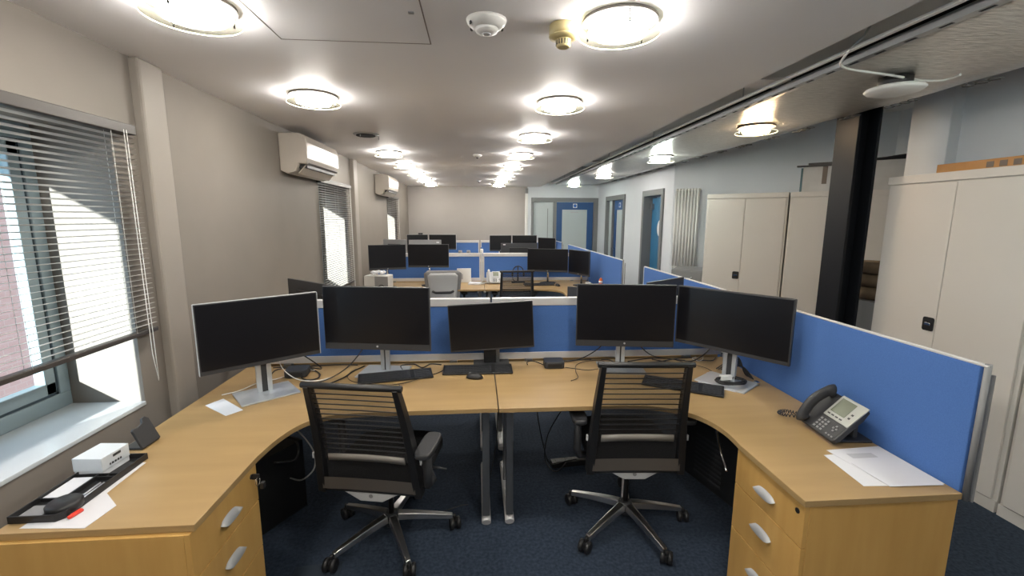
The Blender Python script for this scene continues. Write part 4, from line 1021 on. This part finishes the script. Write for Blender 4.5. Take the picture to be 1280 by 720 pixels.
# phone holder, pen tray
t = thing('phone_holder', 'dark grey angled headset stand on the desk below the window', 'stand', (-1.405, 1.895, 0.731), math.radians(88))
mx = T(0, 0, 0.005) @ Matrix.Rotation(math.radians(-24), 4, 'X')
m_ = MB(); R = mx @ Matrix.Rotation(PI / 2, 4, 'X')
m_.prism([(-0.05, 0), (0.05, 0), (0.05, 0.10), (0.035, 0.116), (0.018, 0.112), (0.010, 0.095), (-0.02, 0.088), (-0.04, 0.092), (-0.05, 0.085)], -0.006, 0.006, R)
m_.build('upright', DARK, t, 0.003)
box('foot', DARK, t, -0.05, 0.05, 0.0, 0.078, 0.0, 0.010, 0.003)

t = thing('pen_tray', 'long black compartment tray on the left desk below the window sill', 'tray', (-1.41, 1.60, 0.732), math.radians(0))
base_poly = [(-0.085, -0.205), (0.055, -0.205), (0.075, -0.185), (0.075, 0.175), (-0.085, 0.175)]
MB().prism(base_poly, 0.0, 0.004).build('tray_floor', BLACK, t)
wl = MB(); n = len(base_poly); 
for i in range(n):
    a, b = Vector((*base_poly[i], 0)), Vector((*base_poly[(i + 1) % n], 0)); d = (b - a).normalized(); q = Vector((-d.y, d.x, 0)) * 0.004
    wl.prism([(a.x, a.y), (b.x, b.y), (b.x + q.x, b.y + q.y), (a.x + q.x, a.y + q.y)], 0.004, 0.024)
wl.build('rim', BLACK, t, 0.001)
dv = MB(); dv.box(-0.08, 0.07, 0.035, 0.039, 0.004, 0.021).box(-0.005, 0.001, -0.13, 0.035, 0.004, 0.020).box(0.0, 0.07, 0.020, 0.024, 0.004, 0.018).box(0.034, 0.038, 0.024, 0.035, 0.004, 0.018).box(-0.081, 0.0, -0.10, -0.096, 0.004, 0.016)
dv.build('divider', BLACK, t)
dv = MB(); dv.box(-0.078, -0.008, -0.185, -0.125, 0.0041, 0.008); dv.build('insert', GREYP, t, 0.001)
tag(box('note_pad', PAPER, None, -1.488, -1.418, 1.505, 1.625, 0.7362, 0.748, 0.001), 'white note block in the left compartment of the black tray', 'note pad')
t = thing('small_carton', 'small white carton with dark lettering standing on the pen tray', 'box', (-1.450, 1.705, 0.7365), math.radians(-4))
box('carton_body', mat('pale_blue_white_card', (0.62, 0.66, 0.70), 0.6), t, -0.055, 0.055, -0.06, 0.06, 0.02, 0.072, 0.002)
box('carton_base', mat('pale_blue_white_card_2', (0.66, 0.69, 0.72), 0.6), t, -0.053, 0.053, -0.058, 0.058, 0.0, 0.0199, 0.001)
m_ = MB(); 
for k, (a, b) in enumerate(((-0.03, -0.024), (-0.020, -0.012), (-0.008, 0.0), (0.004, 0.012), (0.016, 0.022))): m_.box(0.0551, 0.0556, a, b, 0.030, 0.038)
m_.box(0.0551, 0.0556, -0.012, 0.022, 0.054, 0.064); m_.build('lettering', DARK, t)
t = thing('round_tin', 'flat black round case at the near end of the pen tray', 'case', (-1.375, 1.455, 0.7365))
MB().lathe([(0.044, 0.0), (0.048, 0.006), (0.048, 0.024), (0.042, 0.030), (0.012, 0.031)], n=32).build('case_body', BLACK, t); box('case_hinge', DARK, t, -0.012, 0.012, 0.047, 0.051, 0.010, 0.022, 0.002)
for x, l in ((-1.355, 'silver pen in the tray, left of another'), (-1.368, 'silver ruler-like pen beside its twin in the tray')):
    tag(MB().tube([(x, 1.50, 0.744), (x - 0.002, 1.590, 0.744)], 0.0035, 8).build('pen', SILVER), l, 'pen', 'pens in the tray')
t = thing('red_lighter', 'small red plastic piece tucked beside the front of the pen tray', 'pen', (-1.318, 1.425, 0.7325), math.radians(-12))
box('cap', RED, t, -0.006, 0.006, -0.022, 0.022, 0.0, 0.010, 0.003); box('clip', RED, t, -0.002, 0.002, -0.015, 0.018, 0.0102, 0.0125)

# ------------------------------------------------------------------ desk phones
def phone(label, loc, rz, dark=True, s=1.0):
    t = thing('desk_phone', label, 'phone', loc, rz, 'desk phones'); t.scale = (s, s, s)
    body = DARK if dark else PALEG
    tilt = Matrix.Rotation(math.radians(46), 4, 'X')
    mx = T(0, -0.06, 0.006) @ tilt
    m_ = MB(); m_.prism([(-0.125, 0.0), (0.095, 0.0), (0.105, 0.012), (0.105, 0.155), (0.095, 0.20), (-0.125, 0.20), (-0.13, 0.16), (-0.13, 0.02)], 0, 0.024, mx); m_.build('phone_body', body, t, 0.005, 3)
    box('foot_stand', body, t, -0.07, 0.07, -0.02, 0.125, 0.001, 0.012, 0.004)
    box('strut', body, t, -0.045, 0.045, 0.055, 0.075, 0.012, 0.105, 0.004)
    fp = MB(); fp.prism([(-0.045, 0.085), (0.104, 0.085), (0.108, 0.205), (-0.045, 0.205)], 0.0245, 0.030, mx); fp = fp.build('face_plate', mat('phone_silver', (0.36, 0.37, 0.34), 0.4, 0.3) if dark else PALEG, t, 0.002)
    box('display', LCD, fp, -0.030, 0.055, 0.115, 0.192, 0.0302, 0.032, 0.001, mx)
    bt = MB()
    for k in range(4): bt.box(-0.030 + k * 0.024, -0.016 + k * 0.024, 0.098, 0.104, 0.0302, 0.032, mx)
    for k in range(2): bt.box(0.070, 0.080, 0.120 + k * 0.02, 0.128 + k * 0.02, 0.0302, 0.032, mx)
    bt.build('soft_keys', DARK if dark else GREYP, fp)
    kp = box('keypad', body, t, -0.042, 0.097, 0.008, 0.080, 0.0241, 0.0250, 0, mx); KM = GREYP if dark else DARK
    for r in range(4):
        for c in range(3): box('key', KM, kp, -0.036 + c * 0.021, -0.023 + c * 0.021, 0.014 + r * 0.0155, 0.023 + r * 0.0155, 0.0251, 0.0280, 0, mx)
    for a, b in ((0.055, 0.055), (0.073, 0.055), (0.064, 0.067), (0.064, 0.043)): box('key', KM, kp, a - 0.005, a + 0.005, b - 0.004, b + 0.004, 0.0251, 0.0285, 0, mx)
    for k in range(3): box('key', KM, kp, 0.045 + k * 0.017, 0.055 + k * 0.017, 0.014, 0.021, 0.0251, 0.0275, 0, mx)
    hs = MB(); 
    path = smooth_path([(-0.092, 0.012, 0.036), (-0.092, 0.03, 0.058), (-0.092, 0.105, 0.074), (-0.092, 0.175, 0.060), (-0.092, 0.198, 0.038)], 5)
    hs.tube([tuple(mx @ p) for p in path], 0.022, 10, radii=[0.027, 0.030, 0.032, 0.031, 0.028] + [0.025] * (len(path) - 10) + [0.028, 0.031, 0.033, 0.032, 0.028], sx=0.62, sy=1.0)
    hs.build('handset', body, t)
    cd = MB(); path = smooth_path([tuple(mx @ Vector((-0.115, 0.012, 0.02))), (-0.150, -0.045, 0.020), (-0.175, -0.105, 0.016), (-0.205, -0.125, 0.016), (-0.222, -0.085, 0.016), (-0.195, -0.045, 0.018), (-0.150, -0.02, 0.018)], 14)
    hel = []
    for i, p in enumerate(path):
        tt = (path[min(i + 1, len(path) - 1)] - path[max(i - 1, 0)]).normalized(); u = Vector((0, 0, 1)); v = tt.cross(u).normalized()
        for q in range(4):
            f_ = i + q / 4; a = f_ * 1.9; nxt = path[min(i + 1, len(path) - 1)]; pp = p.lerp(nxt, q / 4)
            hel.append(pp + u * (0.007 * math.cos(a)) + v * (0.007 * math.sin(a)))
    cd.tube(hel, 0.0022, 5); cd.build('coiled_cord', body, t)
    return t
phone('dark grey desk phone with a square display beside the long blue side screen', (1.600, 1.755, 0.731), -PI / 2 - 0.10)
phone('light grey desk phone beside the white posts in the middle bay', (0.27, 6.55, 0.731), 0.05, False)
tag(MB().box(-0.03, 0.03, -0.02, 0.02, 0, 0.001).build('paper_tag', PAPER, None, 0, 2, (1.70, 1.92, 0.731), 0.2), 'small white paper tag on the desk behind the dark phone', 'paper')

# ------------------------------------------------------------------ under the front desk
def tower(label, loc, rz, W=0.10, D=0.36, Hh=0.34, z=0.0):
    t = thing('computer_tower', label, 'computer', (loc[0], loc[1], z), rz, 'computers under the desks')
    box('case', BLACK, t, -W / 2, W / 2, -D / 2, D / 2, 0.0, Hh, 0.004)
    box('front_panel', DARK, t, -W / 2 + 0.004, W / 2 - 0.004, -D / 2 - 0.008, -D / 2 - 0.0002, 0.01, Hh - 0.01, 0.003)
    g = MB()
    for k in range(9): g.box(-W / 2 - 0.001, -W / 2 - 0.0001, -0.1, 0.1, 0.05 + k * 0.028, 0.062 + k * 0.028)
    g.build('vent', DARK, t)
tower('black computer tower slung under the right front desk', (1.36, 2.22), math.radians(14), 0.17, 0.42, 0.40, 0.20)
tower('black computer tower in the dark under the left front desk', (-1.20, 2.36), math.radians(-30), 0.17, 0.42, 0.42)
def loose(label, pts, r, m, name='cable', group='cables hanging under the desks'):
    return tag(MB().tube(smooth_path(pts, 6), r, 6).build(name, m), label, 'cable', group)
loose('white cable looping down under the left front desk', [(-0.98, 2.16, 0.69), (-0.92, 2.20, 0.62), (-0.86, 2.22, 0.50), (-0.86, 2.22, 0.40), (-0.93, 2.23, 0.33), (-1.02, 2.30, 0.30)], 0.004, mat('dull_white_cord', (0.4, 0.4, 0.4), 0.6))
loose('black cables tangled on the case under the left front desk', [(-1.08, 2.10, 0.66), (-1.0, 2.22, 0.58), (-1.1, 2.3, 0.55), (-0.98, 2.3, 0.52), (-0.96, 2.25, 0.44), (-1.05, 2.2, 0.45)], 0.006, BLACK)
loose('black cable sagging under the right front desk near the legs', [(0.36, 2.60, 0.69), (0.37, 2.62, 0.50), (0.42, 2.70, 0.25), (0.48, 2.74, 0.06), (0.60, 2.78, 0.05), (0.68, 2.80, 0.05)], 0.004, BLACK)
loose('second black cable meeting the power strip on the carpet', [(0.60, 2.55, 0.69), (0.56, 2.62, 0.55), (0.46, 2.70, 0.30), (0.45, 2.76, 0.08), (0.52, 2.72, 0.012), (0.62, 2.80, 0.05)], 0.004, BLACK)
loose('thin black cable lying from the left chair to the desk legs', [(-0.25, 2.35, 0.006), (-0.10, 2.42, 0.006), (0.02, 2.45, 0.006), (0.10, 2.50, 0.3), (0.12, 2.55, 0.55)], 0.003, BLACK)
loose('silver cable leaning beside the right drawer pedestal', [(1.14, 1.80, 0.55), (1.17, 1.92, 0.60), (1.22, 2.05, 0.645)], 0.005, CHROME)
t = thing('power_strip', 'black power strip on the carpet under the right front desk', 'power strip', (0.66, 2.82, 0.0), 0.1)
box('strip_body', BLACK, t, -0.16, 0.16, -0.03, 0.03, 0.001, 0.04, 0.004)
m_ = MB()
for k in range(4): m_.box(-0.13 + k * 0.07, -0.09 + k * 0.07, -0.02, 0.02, 0.0402, 0.043)
m_.build('sockets', DARK, t)
tag(MB().box(-0.11, 0.11, -0.09, 0.09, 0, 0.003).build('floor_box', mat('floor_box_lid', (0.02, 0.03, 0.045), 0.6), None, 0, 2, (-0.78, 1.93, 0.0005), 0.1), 'dark square floor outlet lid in the carpet beside the left pedestal', 'floor box')

# ------------------------------------------------------------------ small things in the middle bay
t = thing('headset_carton', 'grey and white headset carton with a headset picture, by the window', 'box', (-1.27, 5.66, 0.731), math.radians(-8))
box('carton_body', WBOX, t, -0.16, 0.15, 0, 0.20, 0, 0.235, 0.003)
pn = box('grey_face', GREYP, t, -0.02, 0.149, -0.003, -0.0005, 0.0, 0.233)
MB().tube([(0.065 + 0.045 * math.cos(a), -0.005, 0.06 + 0.065 * math.sin(a)) for a in [q * PI / 10 for q in range(11)]], 0.006, 6).build('headset_picture', BLACK, pn)
m_ = MB()
for k in range(7): m_.lathe([(0.005, -0.02), (0.03, -0.008), (0.034, 0.004), (0.018, 0.018), (0.003, 0.022)], (-0.02 + 0.022 * k - 0.05, random.uniform(-0.02, 0.03), 0.015 + random.uniform(0, 0.008)), 7)
tag(m_.build('crumpled_tissue', PAPER, None, 0, 2, (-1.26, 5.76, 0.985)), 'crumpled white tissue lying on the headset carton', 'tissue')
t = thing('headset', 'black headset with an arched band behind the middle bay mesh chair', 'headset', (0.62, 6.62, 0.731))
MB().tube([(0.085 * math.cos(a), 0, 0.15 + 0.10 * math.sin(a)) for a in [q * PI / 12 for q in range(13)]], 0.008, 8).build('head_band', BLACK, t)
for s in (-1, 1): MB().lathe([(0.02, -0.014), (0.035, -0.010), (0.035, 0.010), (0.02, 0.014)], n=18, mx=T(s * 0.085, 0, 0.13) @ Matrix.Rotation(PI / 2, 4, 'Y')).build('ear_cup', BLACK, t)
MB().tube([(-0.085, 0, 0.12), (-0.08, -0.03, 0.05), (-0.04, -0.05, 0.02)], 0.005, 6).build('microphone_boom', BLACK, t)
box('stand_foot', BLACK, t, -0.10, 0.10, -0.05, 0.05, 0, 0.02, 0.006); MB().tube([(0, 0.02, 0.02), (0, 0.02, 0.24)], 0.010, 8).build('stand_stem', BLACK, t)
t = thing('white_box', 'white upright card holder behind the grey-backed chair', 'box', (-0.20, 6.66, 0.731))
box('holder', WHITE, t, -0.10, 0.11, 0, 0.05, 0, 0.21, 0.003); box('card_insert', PAPERG, t, -0.07, -0.01, -0.002, -0.0003, 0.05, 0.13)
sheet('paper_stack', 'stack of white papers in front of the centre posts, middle bay', [(-0.13, 6.42), (0.05, 6.42), (0.07, 6.60), (-0.10, 6.62)], 0.7305, 0.02)
t = thing('santa_figurine', 'small red and white figurine on the middle bay desk near the side screen', 'figurine', (1.66, 5.78, 0.731))
MB().lathe([(0.03, 0), (0.042, 0.03), (0.040, 0.08), (0.024, 0.10)], n=18).build('figure_body', RED, t); MB().lathe([(0.005, 0.10), (0.026, 0.112), (0.028, 0.13), (0.02, 0.148), (0.004, 0.152)], n=16).build('figure_head', WHITE, t)
MB().lathe([(0.028, 0.140), (0.020, 0.16), (0.004, 0.18)], n=16).build('hat', mat('orange_red_felt', (0.75, 0.18, 0.05), 0.7), t)
t = thing('paper_cup', 'pale cup on the middle bay desk in front of the turned monitor', 'cup', (1.53, 5.95, 0.731))
MB().lathe([(0.028, 0), (0.037, 0.085), (0.034, 0.085), (0.026, 0.006)], n=24).build('cup_body', WBOX, t); MB().lathe([(0.0385, 0.0852), (0.037, 0.092)], n=24).build('lid', WHITE, t)
t = thing('small_bottle', 'tiny blue-capped bottle standing on the middle bay screen rail', 'bottle', (0.075, 6.77, 1.168))
MB().lathe([(0.022, 0), (0.024, 0.01), (0.024, 0.055), (0.012, 0.066)], n=18).build('bottle_body', WHITE, t); MB().lathe([(0.013, 0.0665), (0.013, 0.09)], n=16).build('cap', BLUES, t)
box('centre_post', RAIL, None, 0.060, 0.090, 6.755, 6.785, 0.731, 1.167, 0.003)
tag(bpy.data.objects['centre_post'], 'white upright post joining the two middle bay screens', 'post')
# under the middle bay desks
tower('black computer tower under the middle bay desk, left of the centre legs', (-0.08, 6.60), 0.0, 0.17, 0.40, 0.42)
# small items on the far screens
for x, l in ((-0.28, 'small round grey pot beyond the middle bay screen'), (-0.14, 'low grey stapler-like item beyond the middle bay screen')):
    tag(MB().lathe([(0.03, 0), (0.034, 0.02), (0.03, 0.05)], n=16).build('small_pot', GREYP, None, 0, 2, (x, 7.6 + x * 0.1, 1.10)), l, 'pot')
# shelf that carries them
t = thing('desk_riser', 'long dark raised shelf behind the middle bay screen', 'shelf', (-0.45, 7.6, 0.731))
box('shelf_top', DARK, t, -0.40, 0.45, -0.12, 0.12, 0.35, 0.369, 0.002)
for x in (-0.38, 0.43): box('leg', DARK, t, x - 0.012, x + 0.012, -0.11, 0.11, 0.0, 0.35)
